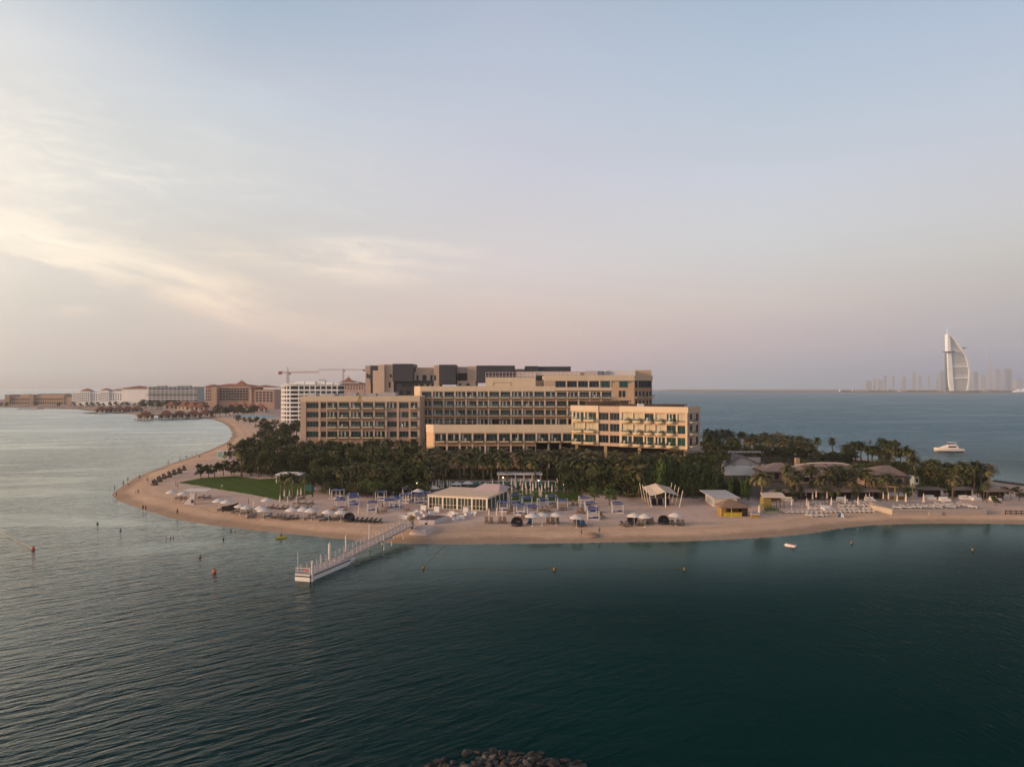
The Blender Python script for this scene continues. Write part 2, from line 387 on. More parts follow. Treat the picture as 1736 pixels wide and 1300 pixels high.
# lawn
LAWN=[(302,817.5),(345,809.5),(400,806.5),(440,812),(475,810),(528,812),(532,836),(505,841),(470,846.5),(430,838),(375,829.5),(335,822)]
_l=[wpt(x,y,PLAT+.1) for x,y in LAWN]; _q=random.Random(1); lp=[]
for _a,_b in zip(_l,_l[1:]+_l[:1]):
    _n=max(2,int(math.hypot(_b[0]-_a[0],_b[1]-_a[1])/1.2))
    for _i in range(_n): lp.append((_a[0]+(_b[0]-_a[0])*_i/_n+_q.uniform(-.22,.22),_a[1]+(_b[1]-_a[1])*_i/_n+_q.uniform(-.3,.3)))
m,b=newmat('lawn_grass'); t=E.nt.nodes.new('ShaderNodeTexCoord').outputs['Object']
a1=noise(t,.25,4,.6); a2=noise(t,5.0,4,.7)
sx_=E.nt.nodes.new('ShaderNodeSeparateXYZ'); E.nt.links.new(t,sx_.inputs[0]); mow=smooth(E.m('SINE',(E(sx_.outputs[0])*.8+E(sx_.outputs[1])*.5)*1.6),-.3,.3)
worn=smooth(noise(t,.09,5,.65),.56,.70)
E.nt.links.new(mixc(worn*.5,mixc((a1*.5+a2*.35+mow*.18),(.026,.056,.004),(.080,.122,.014)),(.13,.115,.05)),b.inputs['Base Color']); b.inputs['Roughness'].default_value=.9; b.inputs['Specular IOR Level'].default_value=.1
o=MB().prism(lp,PLAT-.3,PLAT+.1,m).build('lawn'); o['kind']='structure'
o=MB().prism([wpt(x,y,PLAT+.08) for x,y in [(862,832.5),(905,832),(950,832.5),(988,833),(984,843),(978,849.5),(940,848),(900,850),(866,850)]],PLAT-.3,PLAT+.08,m).build('pool_lawn'); o['kind']='structure'
# mainland strip on the right, behind the sea
m=mat('far_land',(.20,.17,.14),.9,.25,.004)
ml=[(1120,5900),(1400,5300),(2000,5250),(2600,4950),(3060,4870),(3250,4880),(3500,5100),(4300,4700),(6000,4700),(9500,9000),(9500,15400),(3200,15400)]
o=MB().prism(ml,-2,2.5,m).build('far_shore_land'); o['kind']='structure'
o=MB().prism([(2520,4640),(2640,4610),(2940,4600),(2960,4690),(2880,4760),(2560,4750)],-2,4,mat('island_rock',(.30,.25,.20),.9,.2,.02)).build('small_island'); o['kind']='structure'
# haze: one closed box of thin pale air
bx=MB().box(-12500,12500,-300,15500,-3.5,900,mat('haze_air',(1,1,1),1,0)); hz=bx.build('haze'); hz['kind']='stuff'
hm=MATS['haze_air']; E.nt=hm.node_tree
for n in list(hm.node_tree.nodes): hm.node_tree.nodes.remove(n)
pv=E.nt.nodes.new('ShaderNodeVolumePrincipled'); pv.inputs['Color'].default_value=(.93,.93,.98,1); pv.inputs['Density'].default_value=7e-5; pv.inputs['Anisotropy'].default_value=.1
ou=E.nt.nodes.new('ShaderNodeOutputMaterial'); E.nt.links.new(pv.outputs[0],ou.inputs['Volume'])
# ------------------------------------------------------------------ building materials
CREAM=mat('cream_render',(.58,.445,.31),.85,.07,.15); TAN=mat('tan_render',(.52,.365,.24),.85,.08,.15)
ORANGE=mat('ochre_render',(.37,.215,.12),.85,.10,.2); PIER=mat('pale_pier',(.56,.43,.34),.85,.07,.3)
PIER2=mat('rosy_pier',(.46,.325,.235),.85,.07,.3); SPAN1=mat('brown_render',(.33,.215,.16),.85,.10,.2)
PINK=mat('pink_render',(.45,.31,.23),.85,.08,.2); DARKP=mat('charcoal_panel',(.045,.045,.055),.55,.25,.12)
ROOF=mat('roof_membrane',(.42,.36,.31),.9,.15,.2); WHITE=mat('white_paint',(.60,.55,.52),.6,.07,.4)
BALC=mat('balcony_cream',(.60,.46,.27),.7,.06,.4); SHADE=mat('roller_shade',(.48,.40,.28),.9,.08,.5)
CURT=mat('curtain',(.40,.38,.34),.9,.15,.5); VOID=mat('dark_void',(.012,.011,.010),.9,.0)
FRAME=mat('window_frame',(.13,.12,.105),.5,.1,1.0)
BROWNW=mat('dark_timber',(.055,.035,.026),.8,.2,1.0); STEEL=mat('grey_steel',(.25,.25,.26),.4,.08,1,metal=.5)
def glassmat(name,c):
    m=bpy.data.materials.new(name); m.use_nodes=True; E.nt=m.node_tree; b=m.node_tree.nodes['Principled BSDF']
    oi=E.nt.nodes.new('ShaderNodeObjectInfo'); t=E.nt.nodes.new('ShaderNodeTexCoord').outputs['Object']
    f=(E(oi.outputs['Random'])*.8+noise(t,.5,2)*.5-.1).clamp()
    E.nt.links.new(mixc(f,tuple(v*.25 for v in c),tuple(v*1.3 for v in c)),b.inputs['Base Color'])
    b.inputs['Roughness'].default_value=.08; b.inputs['Specular IOR Level'].default_value=.35
    MATS[name]=m; return m
GLASS=glassmat('teal_window_glass',(.018,.035,.036)); GLASSD=glassmat('dark_window_glass',(.014,.017,.022)); GLASSG=glassmat('green_window_glass',(.016,.052,.036))
RAILG=bpy.data.materials.new('railing_glass'); RAILG.use_nodes=True; E.nt=RAILG.node_tree
_t=E.nt.nodes.new('ShaderNodeBsdfTransparent'); _g=E.nt.nodes.new('ShaderNodeBsdfGlossy'); _m=E.nt.nodes.new('ShaderNodeMixShader')
_t.inputs[0].default_value=(.90,.92,.91,1); _g.inputs['Roughness'].default_value=.1; _m.inputs[0].default_value=.07
E.nt.links.new(_t.outputs[0],_m.inputs[1]); E.nt.links.new(_g.outputs[0],_m.inputs[2]); E.nt.links.new(_m.outputs[0],E.nt.nodes['Material Output'].inputs[0])
_cache={}
def winmesh(w,h,glass=None,style=0):
    """one window: frame, panes, mullions and what hangs behind the glass; origin bottom left of the opening"""
    w=round(w,1); h=round(h,1); key=(w,h,glass.name if glass else '',style)
    if key in _cache: return _cache[key]
    g=glass or GLASS; b=MB(); fr=.09
    b.box(0,w,0,.05,0,h,g)
    for x in (0,w-fr): b.box(x,x+fr,-.05,-.002,0,h,FRAME)
    for z in (0,h-fr): b.box(fr,w-fr,-.05,-.002,z,z+fr,FRAME)
    n=max(1,int(w/1.35))
    for i in range(1,n): b.box(w*i/n-.05,w*i/n+.05,-.05,-.002,fr,h-fr,FRAME)
    q=random.Random(style*7+3)
    if style in (1,3): 
        x=w*q.uniform(.35,.6); b.box(x,x+w*.12,-.02,-.0015,fr,h-fr,CURT)
    if style in (2,3):
        x=w*q.uniform(.05,.15); b.box(x,x+w*.16,-.02,-.0015,fr,h-fr,CURT)
    if style==5: b.box(fr,w-fr,-.03,-.0015,h*.12,h-fr,SHADE)
    _cache[key]=b.mesh('window'); return _cache[key]
def balmesh(w,d=1.25,th=.42,round_=False):
    key=('b',round(w,1),d,th,round_)
    if key in _cache: return _cache[key]
    b=MB(); w=round(w,1)
    if round_: b.prism([(0,0),(0,-d*.55),(w*.12,-d*.9),(w*.35,-d),(w*.65,-d),(w*.88,-d*.9),(w,-d*.55),(w,0)],-th,0,BALC)
    else: b.box(0,w,-d,0,-th,0,BALC)
    r=MB(); r.box(.04,w-.04,-d+.06,-d+.09,.01,1.0,RAILG); r.box(.02,w-.02,-d+.04,-d+.11,1.0,1.05,FRAME)
    for x in (.04,w-.07): r.box(x,x+.03,-d+.1,-.01,.01,1.0,RAILG)
    _cache[key]=(b.mesh('balcony'),r.mesh('railing')); return _cache[key]
class Facade:
    """a wall plane from A to B (plan); u runs along it, v is into the building"""
    def __init__(s,parent,A,B):
        s.p=parent; s.A=Vector((*A,0)); d=Vector((B[0]-A[0],B[1]-A[1],0)); s.L=d.length; s.d=d.normalized()
        s.ang=math.atan2(d.y,d.x); s.n=Vector((-s.d.y,s.d.x,0))
    def at(s,u,v,z): q=s.A+s.d*u+s.n*v; return (q.x,q.y,z)
    def mat4(s): return Matrix.Translation(s.A)@Matrix.Rotation(s.ang,4,'Z')
    def window(s,u,z,w,h,glass=None,style=None,v=-.05):
        st=R.choice([0,0,1,2,3]) if style is None else style
        return inst(winmesh(w,h,glass,st),'window',s.p,s.at(u,v,z),s.ang)
    def balcony(s,u,z,w,v=-.62,d=1.25,th=.42,rnd=False):
        b,r=balmesh(w,d,th,rnd); o=inst(b,'balcony',s.p,s.at(u,v,z),s.ang); inst(r,'railing',o,(0,0,0)); return o
    def uof(s,px):   # where the sight line through image column px meets the wall
        k=(px-HX)/F; return (k*s.A.y-s.A.x)/(s.d.x-k*s.d.y)
def grid(b,f,cols,rows,u0,u1,z0,z1,pm,sm,proud=.55):
    """piers between columns and spandrels between rows, standing proud of the core wall"""
    b.M=f.mat4(); e=[u0]+[x for c in cols for x in c]+[u1]
    zs=[z0]+[x for r in sorted(rows) for x in r]+[z1]
    for i in range(0,len(zs),2):
        if zs[i+1]-zs[i]>.02: b.box(u0,u1,-proud+.12,0,zs[i],zs[i+1],sm)
    for i in range(0,len(e),2):
        if e[i+1]-e[i]>.02: b.box(e[i],e[i+1],-proud,.0,z0,z1,pm)
    b.M=None
# a white chair here and there on the balconies
CH=MB(); CH.box(0,.55,-.28,.28,.35,.45,WHITE).box(0,.55,.22,.30,.452,.95,WHITE).box(.05,.5,-.22,.22,0,.348,WHITE)
CHM=CH.mesh('balcony_chair')
WINGNAME={}; LATER=[]      # repeats that get their ordinal once all of them stand
def furnish(f,u,z,v):
    q=f.at(u,v,z+.003); q=Vector(q)+f.p.location
    LATER.append(('white chair on a balcony of the '+WINGNAME[f.p.name]+', %s',tag(inst(CHM,'balcony_chair',None,q,f.ang,(1.2,1.2,1.2)),None,'chair','white chairs on the hotel balconies')))
PLANTM=leafmat('balcony_plant',(.03,.04,.018),(.075,.085,.04),2.0)
# ------------------------------------------------------------------ hotel, left wing
Y=340.0
H1=thing('hotel_wing','pinkish tan hotel wing with rows of dark windows at the left end','building',(fx(610,Y),Y+9,PLAT))
WINGNAME[H1.name]='left hotel wing'
class Rel:
    """lets parts be written in world coordinates while parented to a base Empty"""
    def __init__(s,root): s.r=root; s.o=Vector(root.location)
    def part(s,b,name): return b.build(name,s.r,tuple(-s.o))
    def facade(s,A,B):
        f=Facade(s.r,(A[0]-s.o.x,A[1]-s.o.y),(B[0]-s.o.x,B[1]-s.o.y)); f.A.z=-s.o.z; f.W=Facade(None,A,B); return f
w=Rel(H1)
def place(f): 
    """facade whose z is world height"""
    o=f.p.location.z
    f.at=lambda u,v,z,_f=f,_o=o:(lambda q:(q.x,q.y,z-_o))(_f.A+_f.d*u+_f.n*v); return f
zt=fz(671.3,Y); zp=fz(680.6,Y)
cols_px=[(519.5,540.5),(544,553.6),(555.5,572.5),(575,592.5),(595.5,612.5),(615.8,633),(636,653),(656.5,673),(676.8,693),(696.5,708)]
rows=[(fz(b,Y),fz(a,Y)) for a,b in [(682.6,691.8),(698.2,707.6),(714,723.6),(731,741),(748,757)]]
f=place(w.facade((fx(510,Y),Y),(fx(712,Y),Y))); u0=lambda px:fx(px,Y)-fx(510,Y)
b=MB(); b.prism([(fx(510,Y),Y),(fx(712,Y),Y),(fx(712,Y),Y+18),(fx(510,Y)+1,Y+18)],PLAT-.5,zt-.25,PINK,ROOF)
grid(b,f.W,[(u0(a),u0(c)) for a,c in cols_px],rows,0,u0(712),PLAT,zp,PIER2,SPAN1)
b.M=f.W.mat4(); b.box(-.03,u0(519.4),-.58,0,PLAT,zp,PINK); b.M=None
w.part(b,'wall')
b=MB(); b.M=f.W.mat4(); b.box(-.2,u0(712),-.62,.2,zp+.003,zt,CREAM); b.box(-.2,.2,.2,18.2,zp+.003,zt,CREAM); b.box(.21,u0(712),17.8,18.2,zp+.5,zt,CREAM); b.M=None
w.part(b,'parapet')
for i,(za,zb) in enumerate(rows):
    for j,(a,c) in enumerate(cols_px):
        if i==4 and j<5: continue
        f.window(u0(a)+.03,za+.02,u0(c)-u0(a)-.06,zb-za-.04,style=None if j>1 else 0)
        if j in (2,3,4,5,6,9) : f.balcony(u0(a)+.1,za+.05,u0(c)-u0(a)-.4)
        if (i,j) in ((0,4),(2,3),(0,9),(2,8),(1,3)): furnish(f,u0(a)+1.2,za+.05,-1.2)
b=MB()   # small gilt emblem on the parapet
for s in (-1,1): b.tube((s*.9,-.05,.0),(-s*.5,-.05,2.1),.14,.10,mat('gilt',(.62,.42,.12),.35,.05,1,metal=.7),5)
b.lathe([(.0,1.9),(.4,2.1),(.42,2.4),(.0,2.7)],MATS['gilt'],8); b.box(-1.1,1.1,-.12,.0,-.1,.1,MATS['gilt'])
o=b.build('emblem',H1,f.at(u0(609),-.75,zp+.15))
for x0,x1,y0,y1,h in ((515,530,346,352,1.3),(540,562,345,355,1.0),(585,600,345,352,1.5),(640,668,344,352,1.6),(610,632,348,354,1.1)):
    b=MB(); b.box(fx(x0,Y),fx(x1,Y),y0,y1,zt-.6,zt+h,mat('plant_metal',(.40,.36,.36),.6,.2,.5)); w.part(b,'roof_plant')
# ------------------------------------------------------------------ hotel, long middle wing
Y=360.0
H2=thing('hotel_wing','long cream hotel wing with a balcony under every window, stepping up to a roof terrace','building',(fx(890,Y),Y+10,PLAT)); w=Rel(H2); WINGNAME[H2.name]='long middle hotel wing'
PL=[(fx(713.5,Y),Y),(fx(1075,Y),Y),(fx(1075,Y)+10.2,Y+9.5),(fx(1075,Y)+8,Y+24),(fx(703,Y),Y+24),(fx(702,Y),Y+2.6)]
zt=fz(654.7,Y); zp=fz(663.2,Y); zU=fz(636,Y)
b=MB(); b.prism(PL,PLAT-.5,zt-.3,ORANGE,ROOF)
XU=fx(922,Y)
b.prism([(XU,Y+.02),(PL[1][0]-.02,Y+.02),(PL[2][0]-.03,PL[2][1]),(PL[3][0],PL[3][1]-.1),(XU,Y+18)],zt-.3,zU-.3,CREAM,ROOF)
f=place(w.facade(PL[0],PL[1])); uu=lambda px:fx(px,Y)-PL[0][0]
cols_px=[(715.3+19.06*k,715.3+19.06*k+16.5) for k in range(17)]; cols=[(uu(a),uu(c)) for a,c in cols_px]
rows=[(fz(d,Y),fz(c,Y)) for c,d in [(664.6,673.7),(679.8,688.9),(695,704.1),(710.2,719.3),(725.4,734.5)]]
grid(b,f.W,cols,rows,0,uu(1038),PLAT,zp,PIER,ORANGE)
b.M=f.W.mat4(); b.box(uu(1038)+.003,f.L+.02,-.55,0,PLAT,zU-4,mat('amber_render',(.56,.36,.22),.85,.08,.2)); b.M=None
w.part(b,'wall')
for i,(za,zb) in enumerate(rows):
    for j,(a,c) in enumerate(cols):
        if i==4 and j>0: continue
        f.window(a+.03,za+.02,c-a-.06,zb-za-.04,glass=GLASSD if (i==3 and j in(4,5,6,14,15,16)) else None)
        if i<3 or j in (0,1,2): f.balcony(a+.15,za+.05,c-a-.6)
        if (i*17+j)%11==4 and i<3: furnish(f,a+1.4,za+.05,-1.2)
b=MB(); b.M=f.W.mat4()
b.box(-.1,uu(941),-.64,.2,zp+.003,zt,CREAM); b.box(uu(941)+.003,uu(1038),-.60,0,fz(662,Y),fz(656.6,Y),CREAM)
b.box(uu(922),f.L+.15,-.66,.2,fz(645.5,Y),zU,CREAM); b.box(uu(922),uu(942)-.3,-.6,0,fz(656.5,Y),fz(645.6,Y),PINK)
for k in range(5): b.box(uu(959.3+18.75*k),uu(961.2+18.75*k),-.55,0,fz(656.5,Y),fz(645.6,Y),CREAM)
b.M=None; fe=place(w.facade(PL[1],PL[2]))
b.M=fe.W.mat4(); b.box(.01,fe.L+.2,-.2,.15,fz(645,Y),zU-.02,TAN); b.M=None
fl=place(w.facade(PL[5],PL[0])); b.M=fl.W.mat4(); b.box(-.1,fl.L-.1,-.3,.1,fz(680,Y),zt,CREAM); b.box(0,fl.L-.2,-.1,.0,fz(700,Y),fz(680.1,Y),MATS['amber_render']); b.M=None
w.part(b,'parapet')
for k in range(4): f.window(uu(942.5+18.75*k),fz(656.2,Y),uu(959)-uu(942.5),fz(646.4,Y)-fz(656.2,Y),GLASSD,0)
for a,c,p,q in ((1019,1033,656.8,644.8),(1049.5,1064,656.8,644.8),(1048.5,1053.6,673,662),(1055,1059.8,673,662)):
    f.window(uu(a),fz(p,Y),uu(c)-uu(a),fz(q,Y)-fz(p,Y),GLASSG,0,v=-.6)
L=fe.L
fe.window(L*.04,fz(657,Y),L*.16,3.4,GLASSD,0,v=-.03); fe.window(L*.24,fz(657,Y),L*.72,3.4,GLASSD,0,v=-.03)
for zz_ in (672.5,688):
    for q in (.06,.26,.46,.66,.84): fe.window(L*q,fz(zz_,Y),L*.11,2.6,GLASSD,0,v=-.03)
    fe.balcony(.1,fz(zz_+.6,Y),L*.42,v=-.02,d=1.4,th=.35); fe.balcony(L*.6,fz(zz_+.6,Y),L*.42,v=-.02,d=1.4,th=.35)
# penthouse block, lattice screens and plant rooms on the roof
b=MB(); x0,x1=fx(823,Y),fx(908,Y); b.box(x0,x1,Y+.6,Y+16,zt-.3,fz(639.7,Y),CREAM)
fr_=mat('sign_frame',(.34,.26,.20),.6,.05)
for a,c,p,q in ((835.5,866,648,648.6),(835.5,836.1,648.6,654),(865.4,866,648.6,654)): b.box(fx(a,Y),fx(c,Y),Y+.45,Y+.597,fz(q,Y),fz(p,Y),fr_)
b.box(fx(1030,Y),fx(1080,Y),Y+5,Y+14,zU-.3,fz(627,Y),WHITE); b.box(fx(1080,Y),fx(1110.5,Y),Y+9,Y+16,zU-.3,fz(626.5,Y),TAN)
b.box(fx(984,Y),fx(992,Y),Y+4,Y+8,zU-.3,fz(630,Y),PINK); b.box(fx(1014,Y),fx(1023,Y),Y+4,Y+9,zU-.3,fz(628.5,Y),STEEL); b.box(fx(1024.5,Y),fx(1036,Y),Y+4.2,Y+9,zU-.3,fz(628.7,Y),STEEL)
b.box(fx(908,Y)+.01,fx(920,Y),Y+4,Y+14,zt-.3,fz(645,Y),PINK)
w.part(b,'penthouse')
b=MB()
def screen(b,px0,px1,z0,z1,y,n,m,infill=None):
    for i in range(n+1):
        x=fx(px0+(px1-px0)*i/n,Y); b.box(x-.08,x+.08,y-.08,y+.08,z0,z1,m)
    b.box(fx(px0,Y),fx(px1,Y),y-.06,y+.06,z1+.002,z1+.15,m); b.box(fx(px0,Y),fx(px1,Y),y-.06,y+.06,z0+.5,z0+.62,m)
    if infill: b.box(fx(px0,Y),fx(px1,Y),y+.09,y+.12,z0+.2,z1,infill)
LAT=mat('lattice_cream',(.60,.46,.40),.8,.1,1.0)
screen(b,823,875,fz(639.7,Y),fz(631.5,Y),Y+1.0,9,LAT); screen(b,875,908,fz(639.7,Y),fz(630.5,Y),Y+2,5,WHITE,LAT)
screen(b,908,984,zU-.3,fz(630,Y),Y+3,10,WHITE,LAT); screen(b,992,1014,zU-.3,fz(629,Y),Y+3.5,6,WHITE,LAT)
w.part(b,'roof_screen')
# ------------------------------------------------------------------ hotel, front wing
A=(fx(970,299),299.0); B=(fx(1166,273),273.0); C=(B[0]+7,B[1]+12); D0=(fx(736,299),299.0); D1=(D0[0]-3.2,302.0)
H3=thing('hotel_wing','low front hotel wing bending towards the beach on stilts, with a cream parapet','building',(20,300,PLAT)); w=Rel(H3); WINGNAME[H3.name]='low front hotel wing'
b=MB(); zb=fz(749.5,299)
b.prism([(fx(908,299),299),A,B,C,(40,312),(fx(908,299),312)],zb,fz(722,299),TAN,ROOF)
b.prism([(fx(908,299)-.01,299),D0,D1,(D1[0],312),(fx(908,299)-.01,312)],PLAT-.5,fz(722,299),ORANGE,ROOF)
b.prism([(A[0],299.02),(B[0]-.02,B[1]+.02),C,(40,311.9),(A[0]+1,311.9)],fz(722,299),25.6,TAN,ROOF)
f1=place(w.facade(D0,A)); f2=place(w.facade(A,B)); f3=place(w.facade(B,C)); f0=place(w.facade(D1,D0))
u1=lambda px:fx(px,299)-D0[0]; Y=299.0
c1=[(u1(737.6+21.65*k),u1(737.6+21.65*k+18.9)) for k in range(11)]
c1[-1]=(c1[-1][0],min(c1[-1][1],f1.L-.2))
rA=(fz(747.6,Y),fz(735.2,Y)); rB=(fz(768,Y),fz(756,Y))
grid(b,f1.W,c1,[rA],0,f1.L,zb,fz(733.5,Y),PIER,ORANGE); grid(b,f1.W,c1[:8],[rB],0,u1(908.5),PLAT,zb-.01,PIER,ORANGE)
ra=[(20.7,23.5),(16.45,19.4),(12.1,15.05)]
bays=[(973,990.5),(993,1011.5),(1015.5,1032),(1034.2,1051),(1055,1072),(1074.5,1091),(1093.6,1109),(1112,1128.2),(1131,1146.5),(1149.4,1162.4)]
c2=[(f2.W.uof(a),f2.W.uof(c)) for a,c in bays]
grid(b,f2.W,c2[:2],ra,0,c2[2][0]-.02,10.9,23.95,CREAM,MATS['amber_render'],.5)
grid(b,f2.W,c2[2:4],ra,c2[2][0],c2[3][1],10.9,23.95,PINK,PINK,.2)
grid(b,f2.W,c2[4:],ra,c2[3][1]+.02,f2.L,10.9,23.95,CREAM,MATS['amber_render'],.5)
c3=[(f3.L*.08,f3.L*.32),(f3.L*.62,f3.L*.86)]
grid(b,f3.W,c3,ra,.05,f3.L,10.9,23.95,PINK,PINK,.3)
w.part(b,'wall')
b=MB()
b.M=f1.W.mat4(); b.box(-.1,f1.L,-.62,.1,fz(733.4,Y),fz(719.6,Y),CREAM); b.M=None
b.M=f0.W.mat4(); b.box(-.1,f0.L-.05,-.3,.1,fz(733.4,Y),fz(719.6,Y),CREAM); b.box(0,f0.L-.1,-.12,0,PLAT,fz(733.5,Y),MATS['amber_render']); b.M=None
b.M=f2.W.mat4(); b.box(-.4,c2[2][0]-.05,-.62,.2,23.955,26.1,CREAM); b.box(c2[2][0]-.04,c2[3][1]+.03,-.22,.2,23.955,26,PINK); b.box(c2[3][1]+.04,f2.L+.3,-.62,.2,23.955,26.1,CREAM); b.M=None
b.M=f3.W.mat4(); b.box(.22,f3.L+.2,-.35,.2,23.955,26.08,TAN); b.M=None
w.part(b,'parapet')
for j,(a,c) in enumerate(c1):
    f1.window(a+.03,rA[0]+.02,c-a-.06,rA[1]-rA[0]-.04); f1.balcony(a+.25,rA[0]+.05,c-a-.7,d=1.4)
    if j in (2,5,8,9,6): furnish(f1,a+1.6,rA[0]+.05,-1.3)
    if j<8: f1.window(a+.03,rB[0]+.02,c-a-.06,rB[1]-rB[0]-.04,GLASSD)
BP=MB()
for i in range(60):
    p=Vector((R.gauss(0,.35),R.gauss(0,.25),.55+R.gauss(0,.22))); q=Vector((R.gauss(0,1),R.gauss(0,1),R.gauss(0,1))).normalized()*.16; s_=q.orthogonal().normalized()*.1
    BP.add([p-q-s_,p+q-s_,p+q+s_,p-q+s_],[(0,1,2,3)],PLANTM)
BP.lathe([(.22,0),(.3,.4)],TAN,8); BPM=BP.mesh('potted_plant')
for i,(za,zc) in enumerate(ra):
    for j,(a,c) in enumerate(c2):
        rec=j in (2,3); sh_=5 if (j in (4,5,7) and i<2) or (j==6 and i==1) or (j<2 and i==1) else None
        if j==9: sh_=5 if i==0 else 0
        f2.window(a+.03,za+.02,c-a-.06,zc-za-.04,GLASSD if rec else (GLASSG if j>7 else None),0 if rec else sh_)
        if j<9 and not rec:
            f2.balcony(a+.2,za+.05,c-a-.5,v=-.52,d=1.7,th=.62,rnd=j>3)
            if j>3 and (i<2 or j%2): LATER.append(('leafy potted plant on a rounded balcony of the front hotel wing, %s',tag(inst(BPM,'potted_plant',None,Vector(f2.at(c-1.0,-1.3,za+.055))+H3.location,R.random()*6,(1.0,1.0,1.0)),None,'plant','potted plants on the hotel balconies')))
            if (i+j)%2==0: furnish(f2,a+1.0,za+.055,-1.35)
    for (a,c) in c3: f3.window(a,za+.02,c-a,zc-za-.04,GLASSD,0)
    f3.balcony(.3,za+.05,f3.L*.4,v=-.32,d=1.3,th=.35)
b=MB()   # stilts, and a black block standing in for the shaded void behind
for u in (1.5,14,28,42,f2.L-1.2):
    x,y,_=f2.W.at(u,.9,0); b.box(x-.5,x+.5,y-.5,y+.5,PLAT-.5,10.898,TAN)
for px in (930,950): b.box(fx(px,Y)-.4,fx(px,Y)+.4,300,300.8,PLAT-.5,zb-.003,TAN)
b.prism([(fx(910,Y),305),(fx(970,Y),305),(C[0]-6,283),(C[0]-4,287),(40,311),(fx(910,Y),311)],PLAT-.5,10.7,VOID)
w.part(b,'undercroft')
b=MB(); TW=mat('terrace_timber',(.12,.075,.055),.75,.2,.6)
for k in range(8): x=fx(742+10*k,303); b.box(x-.06,x+.06,303,303.12,fz(722,299)-.1,fz(714.8,303),STEEL)
b.box(fx(741,303),fx(813,303),302.98,303.14,fz(714.8,303)+.002,fz(714,303),STEEL); b.box(fx(745,303),fx(805,303),304,305.5,fz(722,299)-.1,fz(718.2,304),BROWNW)
b.box(fx(845,304),fx(862,304),304,307,fz(722,299)+2.5,fz(713,304),BROWNW); 
for px in (847,860): b.box(fx(px,304)-.1,fx(px,304)+.1,304.2,304.4,fz(722,299)-.1,fz(722,299)+2.499,BROWNW)
def pergola(b,cx,cy,w_,d_,z0,h,m,n=9):
    for sx in (-1,1):
        for sy in (-1,1): b.box(cx+sx*w_/2-.12,cx+sx*w_/2+.12,cy+sy*d_/2-.12,cy+sy*d_/2+.12,z0-.2,z0+h,m)
        b.box(cx-w_/2-.3,cx+w_/2+.3,cy+sx*d_/2-.1,cy+sx*d_/2+.1,z0+h+.002,z0+h+.25,m)
    for i in range(n): x=cx-w_/2+w_*i/(n-1); b.box(x-.1,x+.1,cy-d_/2-.3,cy+d_/2+.3,z0+h+.252,z0+h+.4,m)
    b.box(cx-w_/2,cx+w_/2,cy+d_/2-.15,cy+d_/2-.05,z0-.2,z0+h,m)
pergola(b,fx(1022,300),301,13,6,25.6,1.7,TW); pergola(b,fx(1045,305),304,10,5,25.6,2.0,TW); pergola(b,fx(1105,292),293,26,4,25.6,.8,TW,16)
b.box(fx(1080,290),fx(1090,290),288,290,25.4,26.9,WHITE)
w.part(b,'roof_terrace')
# ------------------------------------------------------------------ hotel, rear block with charcoal panels
Y=405.0
H4=thing('hotel_block','rear hotel block of beige towers and charcoal panelled boxes above the other wings','building',(fx(790,Y),Y+12,PLAT)); w=Rel(H4)
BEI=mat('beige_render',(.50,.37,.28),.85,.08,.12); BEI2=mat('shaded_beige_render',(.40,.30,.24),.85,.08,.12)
def blk(b,p0,p1,y,d_,t0,t1,m): b.box(fx(p0,Y),fx(p1,Y),y,y+d_,t1,fz(t0,Y),m)
zg=PLAT-.5; b=MB(); b2=MB()
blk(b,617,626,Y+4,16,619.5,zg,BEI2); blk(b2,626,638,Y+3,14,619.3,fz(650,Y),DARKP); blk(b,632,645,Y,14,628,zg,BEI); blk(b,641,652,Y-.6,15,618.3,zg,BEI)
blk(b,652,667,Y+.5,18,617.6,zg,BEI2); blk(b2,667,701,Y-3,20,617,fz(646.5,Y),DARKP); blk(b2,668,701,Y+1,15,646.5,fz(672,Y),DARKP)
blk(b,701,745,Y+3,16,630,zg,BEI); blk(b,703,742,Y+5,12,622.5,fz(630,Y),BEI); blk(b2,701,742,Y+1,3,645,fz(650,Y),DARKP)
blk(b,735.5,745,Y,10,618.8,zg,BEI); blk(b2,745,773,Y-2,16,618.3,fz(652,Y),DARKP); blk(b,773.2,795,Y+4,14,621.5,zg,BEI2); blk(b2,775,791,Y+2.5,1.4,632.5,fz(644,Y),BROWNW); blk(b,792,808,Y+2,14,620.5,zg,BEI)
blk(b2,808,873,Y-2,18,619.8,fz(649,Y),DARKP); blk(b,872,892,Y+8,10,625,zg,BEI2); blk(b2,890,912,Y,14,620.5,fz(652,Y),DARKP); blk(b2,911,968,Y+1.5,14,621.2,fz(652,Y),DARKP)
blk(b,960,1100,Y+6,14,640,zg,BEI); blk(b,775,806,Y+1.5,2,645.5,zg,BEI)
w.part(b,'wall'); w.part(b2,'panel_cladding')
f=place(w.facade((fx(617,Y),Y),(fx(968,Y),Y))); uu=lambda px:fx(px,Y)-fx(617,Y)
for px,py,wd,h,vv in ((619,641,3,2.5,3.95),(622.5,641,2.2,2.0,3.95),(660.5,640,3.2,1.8,.45),(659,657,3,3,.45),(667.8,656,4,3.4,.95),(681,656,8,3,.95),(690,656,7,3,.95),
   (705,645,3.5,2.8,2.95),(715,645,7,3,2.95),(728.6,645,3.4,2.8,2.95),(736,645,3,2.8,-.05),(703,657,4,2,2.95),(711,657,6,2,2.95),(722,657,5,2,2.95),(730,657,5,2,2.95),
   (778,653.6,4,1.2,1.45),(790,653.6,6,1.2,1.45),(677,669,6,2.6,.95),(688,669,8,2.6,.95)):
    f.window(uu(px),fz(py,Y),wd*Y/F,h,GLASSD,0,v=vv)
